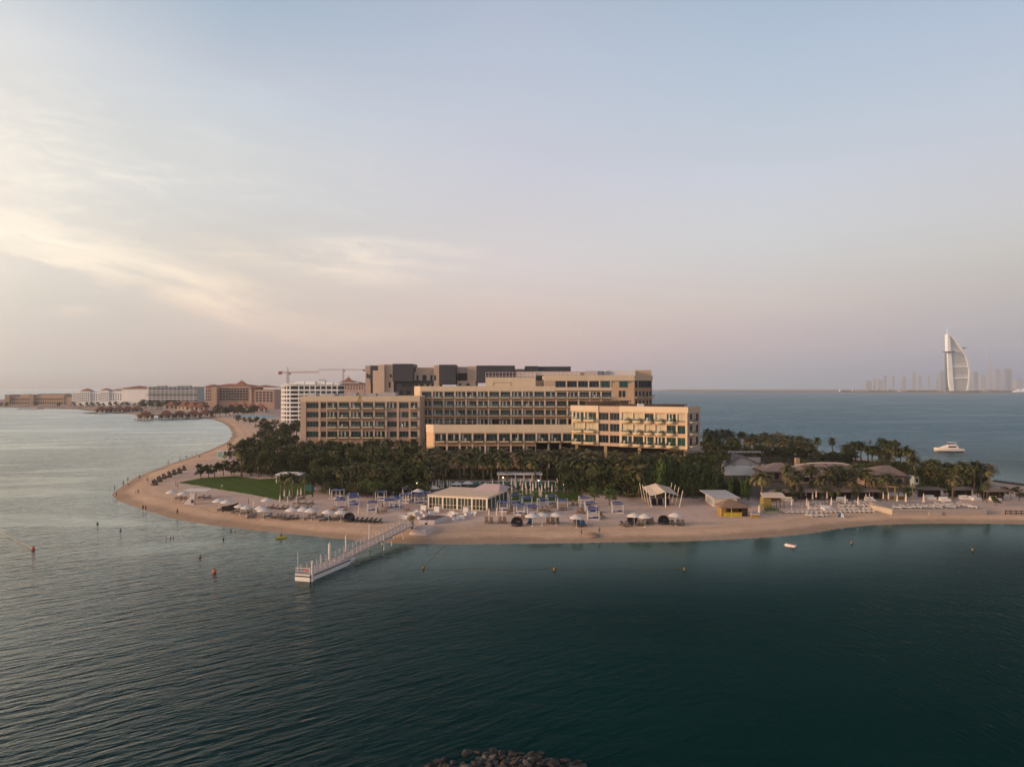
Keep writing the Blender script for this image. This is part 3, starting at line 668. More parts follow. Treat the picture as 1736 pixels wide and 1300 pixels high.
# ------------------------------------------------------------------ trees and palms
BARK=mat('bark',(.10,.075,.055),.9,.2,2.0); PBARK=mat('palm_bark',(.13,.095,.065),.9,.2,3.0)
LG=leafmat('dark_leaf',(.010,.020,.005),(.072,.084,.022),.45); LG2=leafmat('olive_leaf',(.018,.027,.008),(.122,.118,.040),.45); LG3=leafmat('bright_leaf',(.03,.06,.012),(.08,.12,.025),.6)
PG=leafmat('palm_frond',(.015,.024,.007),(.120,.114,.040),.5); PG2=leafmat('dusty_palm_frond',(.032,.032,.012),(.185,.155,.066),.5)
FG=leafmat('feathery_leaf',(.012,.024,.009),(.045,.062,.018),.5)
def rv(q,s=1.0): 
    v=Vector((q.gauss(0,1),q.gauss(0,1),q.gauss(0,1))); return v.normalized()*s
def leafquad(b,p,q,ln,wd,m,up=.3):
    d=rv(q); d.z+=up; d.normalize(); s=d.cross(rv(q)).normalized()
    b.add([p-s*wd*.3,p+d*ln*.5-s*wd,p+d*ln,p+d*ln*.5+s*wd],[(0,1,2,3)],m)
def make_bush(seed,m,h=10.0,wd=4.6,nc=75,nl=24,name='broadleaf_tree'):
    q=random.Random(seed); root=thing(name,'tree','tree')
    b=MB(); th=h*.38
    pts=[Vector((0,0,-.4))]; 
    for i in range(1,5): pts.append(Vector((q.gauss(0,.15)*i*.5,q.gauss(0,.15)*i*.5,th*i/4)))
    b.path(pts,[.36,.30,.26,.23,.20],BARK,7)
    cen=[]
    for i in range(6):
        a=i*1.05+q.random()*.6; r=wd*q.uniform(.35,.7); e=pts[-1]+Vector((math.cos(a)*r,math.sin(a)*r,h*q.uniform(.22,.42)))
        mid=(pts[-1]+e)/2+Vector((0,0,-.3)); b.path([pts[-2 if i%2 else -1],mid,e],[.16,.11,.05],BARK,5); cen.append(e)
    b.build('trunk',root)
    c=MB()
    lobes=[(Vector((q.uniform(-.6,.6)*wd,q.uniform(-.6,.6)*wd,h*q.uniform(.34,.80))),wd*q.uniform(.34,.56)) for _ in range(12)]
    for i in range(nc):
        L,r=q.choice(lobes); v=rv(q); v.z=abs(v.z)*.9-.25; p0=L+Vector((v.x*r,v.y*r,v.z*r*.95))
        cr=q.uniform(.5,1.05)
        for j in range(nl): leafquad(c,p0+rv(q,cr*q.random()**.5),q,q.uniform(.45,.85),q.uniform(.14,.26),m)
    c.build('crown',root); return root
def make_palm(seed,m,h=9.0,nf=30,fl=3.4,droop=1.0,name='date_palm'):
    q=random.Random(seed); root=thing(name,'palm','palm tree'); b=MB(); lean=q.uniform(-.5,.5),q.uniform(-.5,.5)
    pts=[Vector((lean[0]*(i/6)**2,lean[1]*(i/6)**2,-.4+(h-fl*.35+.4)*i/6)) for i in range(7)]
    b.path(pts,[.34,.27,.24,.22,.21,.22,.27],PBARK,7); b.build('trunk',root)
    top=pts[-1]; c=MB()
    for k in range(nf):
        t=k/(nf-1); a=k*2.39996+q.gauss(0,.12); el=math.radians(82-112*t**.85+q.gauss(0,6)); L=fl*q.uniform(.85,1.1)*(1-.12*abs(t-.5))
        n=7; p=Vector(top); pts2=[p.copy()]; dirs=[]
        for i in range(n):
            d=Vector((math.cos(a)*math.cos(el),math.sin(a)*math.cos(el),math.sin(el))); dirs.append(d); p=p+d*(L/n); pts2.append(p.copy()); el-=math.radians(9+7*droop)*(.6+i*.12)
        for i in range(n):
            d=dirs[i]; s=d.cross(Vector((0,0,1)));
            if s.length<.05: s=Vector((1,0,0))
            s.normalize(); u=s.cross(d).normalized()
            c.add([pts2[i]-s*.045,pts2[i]+s*.045,pts2[i+1]+s*.03,pts2[i+1]-s*.03],[(0,1,2,3)],m)
            if i==0: continue
            ll=(.82 if i<5 else .6)*fl/3.4
            for j in range(3):
                o=pts2[i]+(pts2[i+1]-pts2[i])*(j/3)
                for sg in (-1,1):
                    e=(d*.55+s*sg*.8-u*.0+Vector((0,0,-.22+q.gauss(0,.12)))).normalized()*ll*q.uniform(.8,1.15); w=d*.085
                    c.add([o-w*.6,o+w*.6,o+e*.6+w,o+e,o+e*.6-w],[(0,1,2,3,4)],m)
    for k in range(10):   # dead skirt under the crown
        a=q.random()*6.28; e=Vector((math.cos(a)*.5,math.sin(a)*.5,-q.uniform(.6,1.2))); s=Vector((-math.sin(a),math.cos(a),0))*.09
        c.add([top-s,top+s,top+e+s*.5,top+e-s*.5],[(0,1,2,3)],PG2)
    c.build('crown',root); return root
def make_feather(seed,m,h=11.5,wd=2.3,nst=15,name='feathery_tree'):
    q=random.Random(seed); root=thing(name,'tree','tree'); b=MB(); c=MB()
    for k in range(5):
        a=q.random()*6.28; r=q.uniform(.1,.5); p=Vector((math.cos(a)*r,math.sin(a)*r,-.3)); b.path([p,p+Vector((q.gauss(0,.3),q.gauss(0,.3),h*.45)),p+Vector((q.gauss(0,.6),q.gauss(0,.6),h*.85))],[.12,.09,.04],BARK,5)
    b.build('trunk',root)
    for k in range(nst):
        a=q.random()*6.28; r=wd*q.random()**.6; hh=h*q.uniform(.72,1.02)*(1-.25*(r/wd)**2); p=Vector((math.cos(a)*r*.6,math.sin(a)*r*.6,0)); o=Vector((math.cos(a),math.sin(a),0))*r*.55
        for j in range(95):
            t=q.random()**.8; z=hh*(.12+.88*t); pp=p+o*t**2+Vector((0,0,z))+rv(q,.75*(1-.55*t))
            d=Vector((q.gauss(0,.35),q.gauss(0,.35),1)).normalized(); s=d.cross(rv(q)).normalized(); ln=q.uniform(.5,1.0); w=q.uniform(.08,.16)
            c.add([pp-s*w*.4,pp+d*ln*.5-s*w,pp+d*ln+o*.05,pp+d*ln*.5+s*w],[(0,1,2,3)],m)
    c.build('crown',root); return root
BUSH=[Kind(make_bush(11,LG)),Kind(make_bush(12,LG2)),Kind(make_bush(13,LG2,10,5.2,85)),Kind(make_bush(14,LG,10,4.2))]
PALM=[Kind(make_palm(21,PG)),Kind(make_palm(22,PG2,nf=34,droop=1.25)),Kind(make_palm(23,PG,fl=3.0)),Kind(make_palm(24,PG2,fl=3.7,droop=.8))]
FEA=[Kind(make_feather(31,FG)),Kind(make_feather(32,FG,wd=2.0)),Kind(make_feather(33,LG3,wd=2.1,nst=13))]
YOUNG=Kind(make_bush(15,LG3,10,5.0,60,22,'bright_green_tree'))
FAN=Kind(make_palm(25,PG,10,36,2.3,.5,'fan_palm'))
BASE={}
for k in PALM: BASE[k]=9.0
for k in FEA: BASE[k]=11.5
BASE[FAN]=10.0
def row(kinds,pts,hs,phrase,group,base=10.0,zoff=0.0,wide=None):
    """pts: list of (px,py) of trunk bases, left to right"""
    pts=sorted(pts); n=len(pts)
    for i,(px,py) in enumerate(pts):
        k=R.choice(kinds); x,y,z=G(px,py); h=R.uniform(*hs); s=h/BASE.get(k,base); ws=s if wide is None else s*R.uniform(*wide)
        if k in PALM and wide is None: ws=s*R.uniform(1.1,1.3)
        k.put((x,y,z-.05+zoff),R.random()*6.28,(ws,ws,s),phrase%nth(i,n),group)
def span(x0,x1,y0,y1,n,jx=.35,jy=2.0):
    st=(x1-x0)/max(1,n-1); return [(x0+st*i+R.uniform(-jx,jx)*st,y0+(y1-y0)*i/max(1,n-1)+R.uniform(-jy,jy)) for i in range(n)]
MIX=BUSH+[PALM[0],PALM[1]]
gB='trees in the belt before the hotel'
row(BUSH[:3]+[PALM[1]],span(545,725,834,836,12),(7,9),'tree in the front row behind the blue-roofed beach cabanas, %s',gB,wide=(.9,1.15))
row(BUSH,span(533,735,821,823,13),(7.5,9.5),'dark tree in the second row of the left tree belt, %s',gB,wide=(.9,1.2))
row(MIX,span(405,735,808,809,19),(8.5,10.5),'tree in the third row of the left tree belt, %s',gB,wide=(.9,1.15))
row(MIX,span(425,730,796,797,18),(9,10.8),'tree in the fourth row of the left tree belt, %s',gB,wide=(.9,1.1))
row(MIX,span(515,722,786,785,14),(9,10.5),'tree in the back row under the left hotel wing, %s',gB,wide=(.8,1.0))
row([BUSH[0],BUSH[3],BUSH[1]],[(402,788),(424,783),(442,778),(452,790),(466,775),(483,780),(498,774),(475,768),(455,764)],(10,12),'tall dark tree beside the left end of the hotel, %s',gB,wide=(.9,1.15))
row([BUSH[0],BUSH[3]],[(448,752),(462,748),(478,746),(492,744),(503,742)],(10,12.5),'tree behind the left hotel wing beside the white round block, %s',gB)
row([BUSH[3],BUSH[0]],[(341,810.5),(354,810),(364,808.5),(379,806),(393,805)],(5,6),'small round-headed tree in the row along the upper lawn edge, %s','small trees along the lawn edge',wide=(.9,1.05))
row([PALM[0],PALM[2]],[(476,841),(486,838),(497,841),(508,838),(517,842),(527,836)],(5.5,6.8),'palm in the cluster at the right corner of the lawn, %s','palms at the lawn corner')
row(PALM,span(730,1010,819,820,14,jy=1),(8,9.2),'palm in the front row behind the pool, %s','palms behind the pool')
row(PALM,span(722,1010,811,812,15,jy=1),(8.4,9.6),'palm in the middle row behind the pool, %s','palms behind the pool')
row(PALM,span(735,1000,805.5,806,14,jy=.6),(8.8,9.8),'palm in the back row under the front hotel wing, %s','palms behind the pool')
row([BUSH[1],BUSH[0],BUSH[2]],span(968,1085,837,842,8,jy=2),(7,9),'bushy tree left of the cream tent pavilion, %s','trees beside the tent pavilion')
row(PALM,span(965,1090,829,830,8),(9,10.5),'palm behind the bushy trees left of the tent pavilion, %s','palms around the tent pavilion')
row(PALM,span(1000,1185,820,821,11,jy=1),(9,11),'palm in the row below the right end of the front wing, %s','palms around the tent pavilion')
row([PALM[3]],[(1083,842)],(8.5,8.8),'big palm with long drooping fronds left of the tent pavilion%.0s','palms around the tent pavilion')
row([YOUNG],[(1008,852),(1033,857)],(4.5,5.2),'%s of the two small bright green trees by the right cabanas','small bright green trees',wide=(.85,1))
row([YOUNG],[(618,841),(634,846)],(4.6,6),'bright green tree among the left cabanas, %s of the pair','small bright green trees',wide=(.9,1))
row(FEA,span(1092,1216,843,845,12,jy=1),(9.5,11),'dark feathery tree in the front of the tall thicket, %s','feathery trees of the thicket')
row(FEA,[(1226,845),(1237,846),(1247,845),(1258,846),(1268,848)],(5.4,7.2),'shorter feathery tree at the right end of the thicket, %s','feathery trees of the thicket')
row(FEA[:2],span(1084,1214,834,835,12,jy=1),(10.5,12),'dark feathery tree at the back of the tall thicket, %s','feathery trees of the thicket')
row(BUSH,span(1186,1216,812,806,4),(8.5,10),'bushy tree between hotel end and white gabled house, %s','trees right of the hotel')
row([PALM[0],BUSH[0],PALM[2]],[(1200,776),(1196,768),(1212,770),(1206,780),(1215,764)],(8,10),'tree against the right end of the hotel, %s','trees right of the hotel')
row([PALM[0],PALM[2],PALM[3]],span(1198,1370,757,775,20,.3,1.2),(8.2,9.5),'palm in the far row along the back shore, %s','palms along the back shore')
row([FAN],[(1385.5,785),(1411,784)],(9.6,10.8),'%s of the two fan palms standing alone against the sea','fan palms on the back shore')
row([PALM[0],BUSH[1],PALM[2]],span(1434,1545,784,798,13,.3,1.5),(7.5,9.3),'tree in the clump behind the brown restaurant roofs, %s','trees behind the restaurant')
row([BUSH[0]],[(1492,784),(1508,787)],(10,11),'%s of the two tallest dark bushy trees behind the right restaurant roof','trees behind the restaurant')
row([PALM[0],PALM[3],PALM[2]],[(1352,843),(1377,840),(1407,844),(1436,842),(1466,842),(1332,838),(1420,836),(1450,835)],(7.5,8.8),'palm in front of the long brown restaurant roof, %s','palms in front of the restaurant')
row([PALM[1]],[(1291,858)],(9,9.2),'large spreading palm between the yellow kiosk and bamboo hut%.0s','palms in front of the restaurant',wide=(1.25,1.3))
row([PALM[0]],[(1505,849)],(7.6,7.8),'palm with a thick crown in front of the right hipped roof%.0s','palms in front of the restaurant')
row([BUSH[1],BUSH[0],PALM[1]],[(1560,827),(1574,824),(1590,828),(1602,825),(1618,829),(1568,815),(1580,816),(1592,814),(1604,815),(1615,816),(1628,818),(1640,822),(1630,829)],(5.8,7.2),'tree in the grove right of the restaurant, %s','trees in the right grove',wide=(.9,1.15))
row([PALM[0],PALM[3],PALM[2]],[(1551,815),(1583,822),(1633,828),(1651,829),(1663,827)],(7.4,8.6),'tall palm rising from the right grove, %s','palms in the right grove')
row([PALM[3]],[(1676,829)],(7.2,7.4),'last palm at the right end of the grove against the sea%.0s','palms in the right grove')
row([PALM[1]],[(1614,846)],(6.4,6.6),'drooping palm before the thatched shelters at the right%.0s','palms in the right grove')
row([PALM[2]],[(1667,851),(1672.5,853)],(5.2,5.8),'%s of two thin young palms on open sand at the right','palms in the right grove',wide=(.5,.6))
row([PALM[2],PALM[0]],[(1409,860),(1357,855),(1420,857),(1454,851),(1375,846)],(4.2,6.5),'slender palm among the white loungers, %s','palms among the white loungers',wide=(.6,.75))
row(BUSH,span(1200,1440,768,790,16,.3,1.5),(5.5,7),'low bushy tree under the palms of the back shore, %s','low trees on the back shore',wide=(1.2,1.5))
row(BUSH,span(1545,1665,812,824,9,.3,1.5),(4.5,5.5),'low bushy tree filling the right grove, %s','trees in the right grove',wide=(1.1,1.4))
row(BUSH,[(1322,852),(1346,849),(1398,848.5),(1449,847.5),(1497,847),(1538,848),(1606,842.5),(1660,845)],(3.4,4.6),'low green bush between the right-hand thatched shelters, %s','low bushes by the shelters',wide=(.8,1.0))
row(BUSH,span(552,722,840,843,13,.35,1),(3.2,4.4),'low shrub under the trees behind the left cabanas, %s','low shrubs of the garden',wide=(1,1.3))
row(BUSH,span(400,520,805.5,811,10,.35,.6),(3,4),'low shrub along the upper edge of the lawn, %s','low shrubs of the garden',wide=(1,1.3))
row(BUSH,span(1296,1345,811,813,5,.3,.8),(3.5,4.6),'low bush before the left restaurant annex, %s','low bushes by the shelters')
row(BUSH,span(1216,1290,786,779,5,.3,.8),(4,5),'bush behind the white gabled house, %s','trees right of the hotel')
row(PALM,span(1206,1376,764,782,16,.3,1.2),(7,8.5),'palm in the nearer row along the back shore, %s','palms along the back shore')
row(BUSH,span(1305,1540,800,806,12,.3,1.0),(4.5,6),'low bush right behind the restaurant roofs, %s','trees behind the restaurant',wide=(1.1,1.3))
row([PALM[1],PALM[3]],[(1343,848),(1390,847),(1420,845),(1445,846.5),(1480,846),(1522,846)],(5.5,7),'shorter palm between the thatched shelters, %s','palms in front of the restaurant',wide=(1.1,1.3))
# far shore trees
def frow(kinds,pts,hs,phrase,group):
    row(kinds,pts,hs,phrase,group)
frow([BUSH[0],BUSH[3]],span(364,432,706,705,9,.3,1),(11,14),'dark tree beyond the bay before the brown palace hotel, %s','trees beyond the bay')
frow([BUSH[0],BUSH[1]],span(240,300,693.5,693.5,8,.3,.4),(11,15),'dark tree below the grey modern block across the bay, %s','trees beyond the bay')
frow([BUSH[0],BUSH[3]],span(126,236,690,690,12,.2,.3),(7,10),'small dark tree before the white arcaded hotel, %s','trees beyond the bay')
frow([BUSH[0],BUSH[1]],span(305,350,694,697,5,.2,.5),(9,12),'tree among the red-roofed villas across the bay, %s','trees beyond the bay')
frow([BUSH[0],BUSH[3],BUSH[1]],span(404,470,718,722,8,.3,1),(5,8),'low tree behind the far beach below the white round block, %s','trees beyond the bay')
frow([BUSH[1]],[(2,690),(12,690.5),(60,689.5),(100,690)],(7,9),'tree before the low brown building at far left, %s','trees beyond the bay')
# clipped hedges
def hedge(name,label,pts,w,h,m,seed,group=None):
    q=random.Random(seed); b=MB(); P=[Vector(G(*p)) for p in pts]
    for a,c in zip(P[:-1],P[1:]):
        L=(c-a).length; n=int(L*h*9*(1 if w<1.6 else w/1.5)); d=(c-a).normalized(); s=Vector((-d.y,d.x,0))
        for i in range(n):
            p=a+d*(q.random()*L)+s*q.uniform(-w/2,w/2)+Vector((0,0,h*q.random()**.6)); leafquad(b,p,q,q.uniform(.3,.6),q.uniform(.1,.2),m)
    return tag(b.build(name),label,'hedge',group)
hedge('hedge','long dark clipped hedge under the palms of the back shore',[(1205,766),(1300,775),(1385,784),(1440,789)],2.2,3.4,LG,41)
hedge('hedge','green hedge beside the pergola right of the restaurant',[(1546,836),(1566,835)],2.5,2.6,LG3,42)
hedge('hedge','low green hedge behind the bamboo hut and stone planter',[(1290,862),(1312,864)],2.0,1.2,LG3,43)
for i,px in enumerate((1341,1400,1452,1487)):
    hedge('hedge','dark clipped shrub block between thatched shelters, %s'%nth(i,4),[(px-5,846),(px+5,846)],2.2,2.8,LG,44+i,'shrubs between the shelters')
# ------------------------------------------------------------------ far buildings across the bay
TERRA=mat('terracotta_tile',(.30,.115,.07),.85,.2,.3); SANDST=mat('sandstone',(.40,.27,.19),.85,.12,.05); ROSE=mat('rose_render',(.42,.26,.20),.85,.1,.08)
WROT=mat('white_render',(.72,.68,.64),.8,.06,.1); GREYW=mat('grey_cladding',(.30,.31,.32),.6,.12,.1); DTILE=mat('brown_tile',(.14,.062,.045),.85,.2,.5)
def wb(b,p0,p1,Y,dep,t0,zb,m,y0=0.0): b.box(fx(p0,Y),fx(p1,Y),Y+y0,Y+y0+dep,zb,fz(t0,Y),m)
def pyr(b,p0,p1,Y,y0,y1,z0,zt,m,th=.4): b.hip(fx(p0,Y),fx(p1,Y),y0,y1,z0,zt,m,None,th)
def wins(f,Y,p0,p1,n,tops,h,wd,glass=GLASSD,z0=0,X0=None):
    for t in tops:
        for i in range(n):
            px=p0+(p1-p0)*(i+.5)/n; f.window(fx(px,Y)-X0-wd/2,fz(t,Y)-h,wd,h,glass,0)
def base(name,label,cat,px,Y,group=None):
    r=thing(name,label,cat,(fx(px,Y),Y,PLAT),0,group); return r,Rel(r)
# low brown building, far left
Y=1450.0; r,w=base('palace_building','long low brown building with square corner towers at the far left','building',62,Y)
b=MB(); wb(b,16,49,Y,30,672,0,SANDST,4); wb(b,57,106,Y,30,671,0,SANDST,4); wb(b,28,105,Y,26,668.8,0,SANDST,12); wb(b,106,119,Y,30,673,0,SANDST,6)
for a,c in ((8,16),(49,57)): wb(b,a,c,Y,34,669,0,mat('dark_sandstone',(.30,.21,.155),.85,.1,.05))
w.part(b,'wall'); f=place(w.facade((fx(8,Y),Y+3.95),(fx(119,Y),Y+3.95)))
wins(f,Y,17,48,8,(675,681),4,2.4,X0=fx(8,Y)); wins(f,Y,58,105,12,(675,681),4,2.4,X0=fx(8,Y))
b=MB(); wb(b,31,40,Y,10,668,fz(671.5,Y),SANDST,15); wb(b,58,102,Y,24,667.8,fz(669,Y),BROWNW,13); w.part(b,'roof')
# white arcaded hotel
Y=1380.0; r,w=base('arcaded_hotel','white arcaded hotel with small red-roofed turrets on the far shore','building',180,Y)
b=MB(); wb(b,121,135,Y,30,664,0,WROT,2); wb(b,135,152,Y,30,663.5,0,WROT); wb(b,152,169,Y,30,665,0,WROT,3); wb(b,169,184,Y,30,662,0,WROT); wb(b,184,206,Y,30,664,0,WROT,3); wb(b,206,216,Y,30,658.5,0,WROT); wb(b,216,250,Y,40,659,0,WROT,-2)
wb(b,172,212,Y,8,680,0,WROT,-8); w.part(b,'wall')
b=MB()
for a,c,t0,t1 in ((134,151,662.9,658.4),(168.5,182.5,661.3,658.2),(187,204,661.8,659.2)): wb(b,a+1,c-1,Y,12,t0,fz(666,Y),WROT,5); pyr(b,a,c,Y,Y+3,Y+19,fz(t0,Y)+.45,fz(t1,Y),TERRA); w.part(b,'turret'); b=MB()
pyr(b,206,250,Y,Y-4,Y+40,fz(658.4,Y),fz(653.8,Y),TERRA); b.lathe([(1.2,0),(1,2.2),(0,3.4)],TERRA,8,(fx(227,Y),Y+18)); w.part(b,'roof')
X0=fx(121,Y); f=place(w.facade((X0,Y-.05),(fx(250,Y),Y-.05)))
for a,c,n in ((135.5,151.5,5),(169.5,183.5,4)): wins(f,Y,a,c,n,(666,670,674,678),2.6,1.7,X0=X0)
f=place(w.facade((X0,Y+1.95),(fx(250,Y),Y+1.95))); wins(f,Y,121.5,134.5,4,(667,671,675,679),2.6,1.7,X0=X0)
f=place(w.facade((X0,Y+2.95),(fx(250,Y),Y+2.95))); wins(f,Y,152.5,168.5,4,(668,672,676),2.6,1.8,X0=X0); wins(f,Y,185,205.5,5,(667.5,671.5,675.5),2.6,1.8,X0=X0)
f=place(w.facade((X0,Y-2.05),(fx(250,Y),Y-2.05)))
# grey modern block
Y=1300.0; r,w=base('apartment_block','grey modern block with strong horizontal balcony bands across the bay','building',292,Y)
b=MB(); wb(b,252,334,Y,30,655.5,0,GREYW,2); wb(b,248,254,Y,26,656.5,0,WROT,3); wb(b,262,276,Y,10,653.6,fz(656,Y),GREYW,8); wb(b,297,318,Y,10,653.4,fz(656,Y),GREYW,8); w.part(b,'wall')
for i in range(8):
    t=658.2+3.55*i; b=MB(); x1=334 if i else 315
    wb(b,247,x1,Y,2.4,t,fz(t+1.1,Y),WROT if i%3 else GREYW,-.6); w.part(b,'balcony')
    f=place(w.facade((fx(250,Y),Y+1.95),(fx(334,Y),Y+1.95)))
    for k in range(12): f.window((fx(334,Y)-fx(250,Y))*(k+.5)/12-2.6,fz(t,Y)+.3,5.2,1.9,GLASSD,0)
# brown palace hotel with terracotta roofs
Y=1150.0; r,w=base('palace_hotel','large rose-brown palace hotel with terracotta roofs and a pointed central turret','building',408,Y)
b=MB(); wb(b,351.5,367,Y,34,656,0,ROSE,-8); wb(b,367,426,Y,28,654,0,ROSE); wb(b,426,437,Y,34,657,0,ROSE,-8); wb(b,437,470,Y,40,660,0,ROSE,-14); wb(b,392,418,Y,18,652,0,ROSE,4)
wb(b,363,372,Y,6,655.5,0,SANDST,-11); wb(b,426,431,Y,6,657,0,SANDST,-11); w.part(b,'wall')
b=MB(); pyr(b,350.5,368,Y,Y-11,Y+26,fz(656,Y)+.45,fz(652,Y),TERRA); pyr(b,366,427,Y,Y-1,Y+28,fz(654,Y)+.45,fz(650.5,Y),TERRA); pyr(b,425,470,Y,Y-15,Y+28,fz(657,Y)+.45,fz(652.5,Y),TERRA); pyr(b,398,413,Y,Y+4,Y+18,fz(651.5,Y),fz(644.5,Y),TERRA); w.part(b,'roof')
X0=fx(351,Y); f=place(w.facade((X0,Y-.05),(fx(470,Y),Y-.05))); wins(f,Y,372.5,425.5,11,(658,662,666.5,671,675.5),3.3,3.6,X0=X0)
f=place(w.facade((X0,Y-8.05),(fx(470,Y),Y-8.05))); wins(f,Y,352,363,3,(661,666,671,676),2.5,2.0,X0=X0)
f=place(w.facade((X0,Y-14.05),(fx(470,Y),Y-14.05))); wins(f,Y,438,468,5,(664,668.5,673,677.5),2.6,3.6,X0=X0)
for i in range(5): b=MB(); wb(b,372,426,Y,1.6,661+4.35*i,fz(661.9+4.35*i,Y),SANDST,-1.9); w.part(b,'balcony')
# turreted hotel further back
Y=1250.0; r,w=base('turreted_hotel','hotel with broad hipped roofs and a small red spire seen over the left wing','building',592,Y)
b=MB(); wb(b,568,618,Y,30,651,0,ROSE); wb(b,576,608,Y,20,648,0,WROT,3); w.part(b,'wall')
b=MB(); pyr(b,566,619,Y,Y-2,Y+30,fz(650.5,Y),fz(646.5,Y),DTILE); pyr(b,575,602,Y,Y+2,Y+22,fz(647,Y),fz(643,Y),TERRA); pyr(b,584,592.5,Y,Y+8,Y+16,fz(643.4,Y),fz(638,Y),TERRA); b.tube((fx(588.2,Y),Y+12,fz(638.5,Y)),(fx(588.2,Y),Y+12,fz(635,Y)),.3,.08,TERRA,5); w.part(b,'roof')
f=place(w.facade((fx(568,Y),Y-.05),(fx(618,Y),Y-.05))); wins(f,Y,569,617,10,(653,657),2.4,2.2,X0=fx(568,Y))
# white curved block under construction
Y=700.0; r,w=base('curved_apartment_block','white curved apartment block of nine floors behind the left wing, under a crane','building',520,Y)
cx,cy,rr=fx(497,Y),Y+14,13.6
def arc(a0,a1,n,rad_): return [(cx+rad_*math.cos(rad(a0+(a1-a0)*i/n)),cy+rad_*math.sin(rad(a0+(a1-a0)*i/n))) for i in range(n+1)]
shp=arc(180,270,10,rr)+[(fx(573,Y),Y+.4+3),(fx(573,Y),Y+26),(cx-rr,Y+26)]
b=MB(); b.prism(shp,0,fz(652,Y),VOID,WROT)
for i in range(10):
    t=652.8+7.15*i
    sh2=arc(180,270,12,rr+.9)+[(fx(574,Y),Y+2.4),(fx(574,Y),Y+26),(cx-rr-.9,Y+26)]
    b.prism(sh2,fz(t+2.7,Y) if i else fz(t+1.6,Y),fz(t,Y),WROT)
for a in list(range(183,272,15)): x,y=cx+(rr+.4)*math.cos(rad(a)),cy+(rr+.4)*math.sin(rad(a)); b.box(x-.55,x+.55,y-.55,y+.55,0,fz(652.5,Y),WROT)
for k in range(8): x=fx(506+9.2*k,Y); b.box(x-.5,x+.5,Y+.6+k*.28,Y+1.4+k*.28,0,fz(652.5,Y),WROT)
w.part(b,'wall')
b=MB()
for a,c,t,y0 in ((476,486,650,8),(488,500,650,6),(496,512,646.2,8),(513,530,646.5,8),(536,546,644.5,10),(548,560,648,9),(562,572,649.5,9)): wb(b,a,c,Y,8,t,fz(652.2,Y),WROT,y0)
b.box(fx(536,Y),fx(545,Y),Y+9,Y+13,fz(644.5,Y)+.003,fz(643,Y),GREYW); w.part(b,'roof')
for i in range(9):
    za=fz(652.8+7.15*(i+1),Y)
    for a in range(190,268,15):
        x,y=cx+(rr+.03)*math.cos(rad(a)),cy+(rr+.03)*math.sin(rad(a)); t=rad(a)-math.pi*1.5
        inst(winmesh(2.0,2.2,GLASSD,0),'window',r,(x-math.cos(t)*1.0-r.location.x,y-math.sin(t)*1.0-r.location.y,za+.1-r.location.z),t)
    if i<2:
        for k in range(7): inst(winmesh(3.2,2.2,GLASSD,0),'window',r,(fx(508+9.2*k,Y)-r.location.x,Y+.5+k*.28-r.location.y,za+.1-r.location.z),.06)
# cranes
CRY=mat('crane_paint',(.32,.16,.10),.6,.15,1); CRW=mat('crane_jib',(.40,.27,.22),.6,.15,1)
def lattice(b,p,q,wd,n,m,t=.16):
    p=Vector(p); q=Vector(q); d=(q-p); a=d.orthogonal().normalized()*wd/2; c=d.cross(a).normalized()*wd/2
    cs=[a+c,a-c,-a-c,-a+c]
    for s in cs: b.bar(p+s,q+s,t,m)
    for i in range(n):
        for j in range(4): b.bar(p+d*(i/n)+cs[j],p+d*((i+1)/n)+cs[(j+1)%4],t*.6,m)
def crane(label,px,Y,tjib,pl,pr,tap,zbase):
    r=thing('tower_crane',label,'crane',(fx(px,Y),Y,PLAT),0,'construction cranes'); w=Rel(r); x=fx(px,Y); zj=fz(tjib,Y)
    b=MB(); lattice(b,(x,Y,zbase),(x,Y,zj+.5),1.8,18,CRY,.22); w.part(b,'mast')
    b=MB(); lattice(b,(fx(pl,Y),Y,zj),(fx(pr,Y),Y,zj+.4),1.2,22,CRW,.2); w.part(b,'jib')
    b=MB(); b.bar((x-.6,Y,zj),(x,Y,fz(tap,Y)),.3,CRY).bar((x+.6,Y,zj),(x,Y,fz(tap,Y)),.3,CRY).bar((x,Y,fz(tap,Y)),(x+(fx(pr,Y)-x)*.7,Y,zj+.6),.08,CRW).bar((x,Y,fz(tap,Y)),(fx(pl,Y),Y,zj+.6),.1,CRW); w.part(b,'tower_head')
    b=MB(); b.box(x+.9,x+2.6,Y-.9,Y+.9,zj-2.2,zj-.3,CRY).box(x+2.0,x+2.62,Y-.92,Y+.92,zj-1.5,zj-.8,GLASSD); w.part(b,'cab')
    e=fx(pl,Y) if abs(px-pl)<abs(px-pr) else fx(pr,Y)
    b=MB(); b.box(e-1.6,e+1.6,Y-1,Y+1,zj-2.0,zj+.9,mat('crane_ballast',(.25,.07,.05),.8,.1,1)); w.part(b,'counterweight')
crane('red and buff tower crane with its tall mast over the white curved block',488,765,631.3,475,541,623,PLAT)
crane('distant tower crane of which only the thin long jib shows over the left wing',582,1180,627,617,540.5,624.5,PLAT)
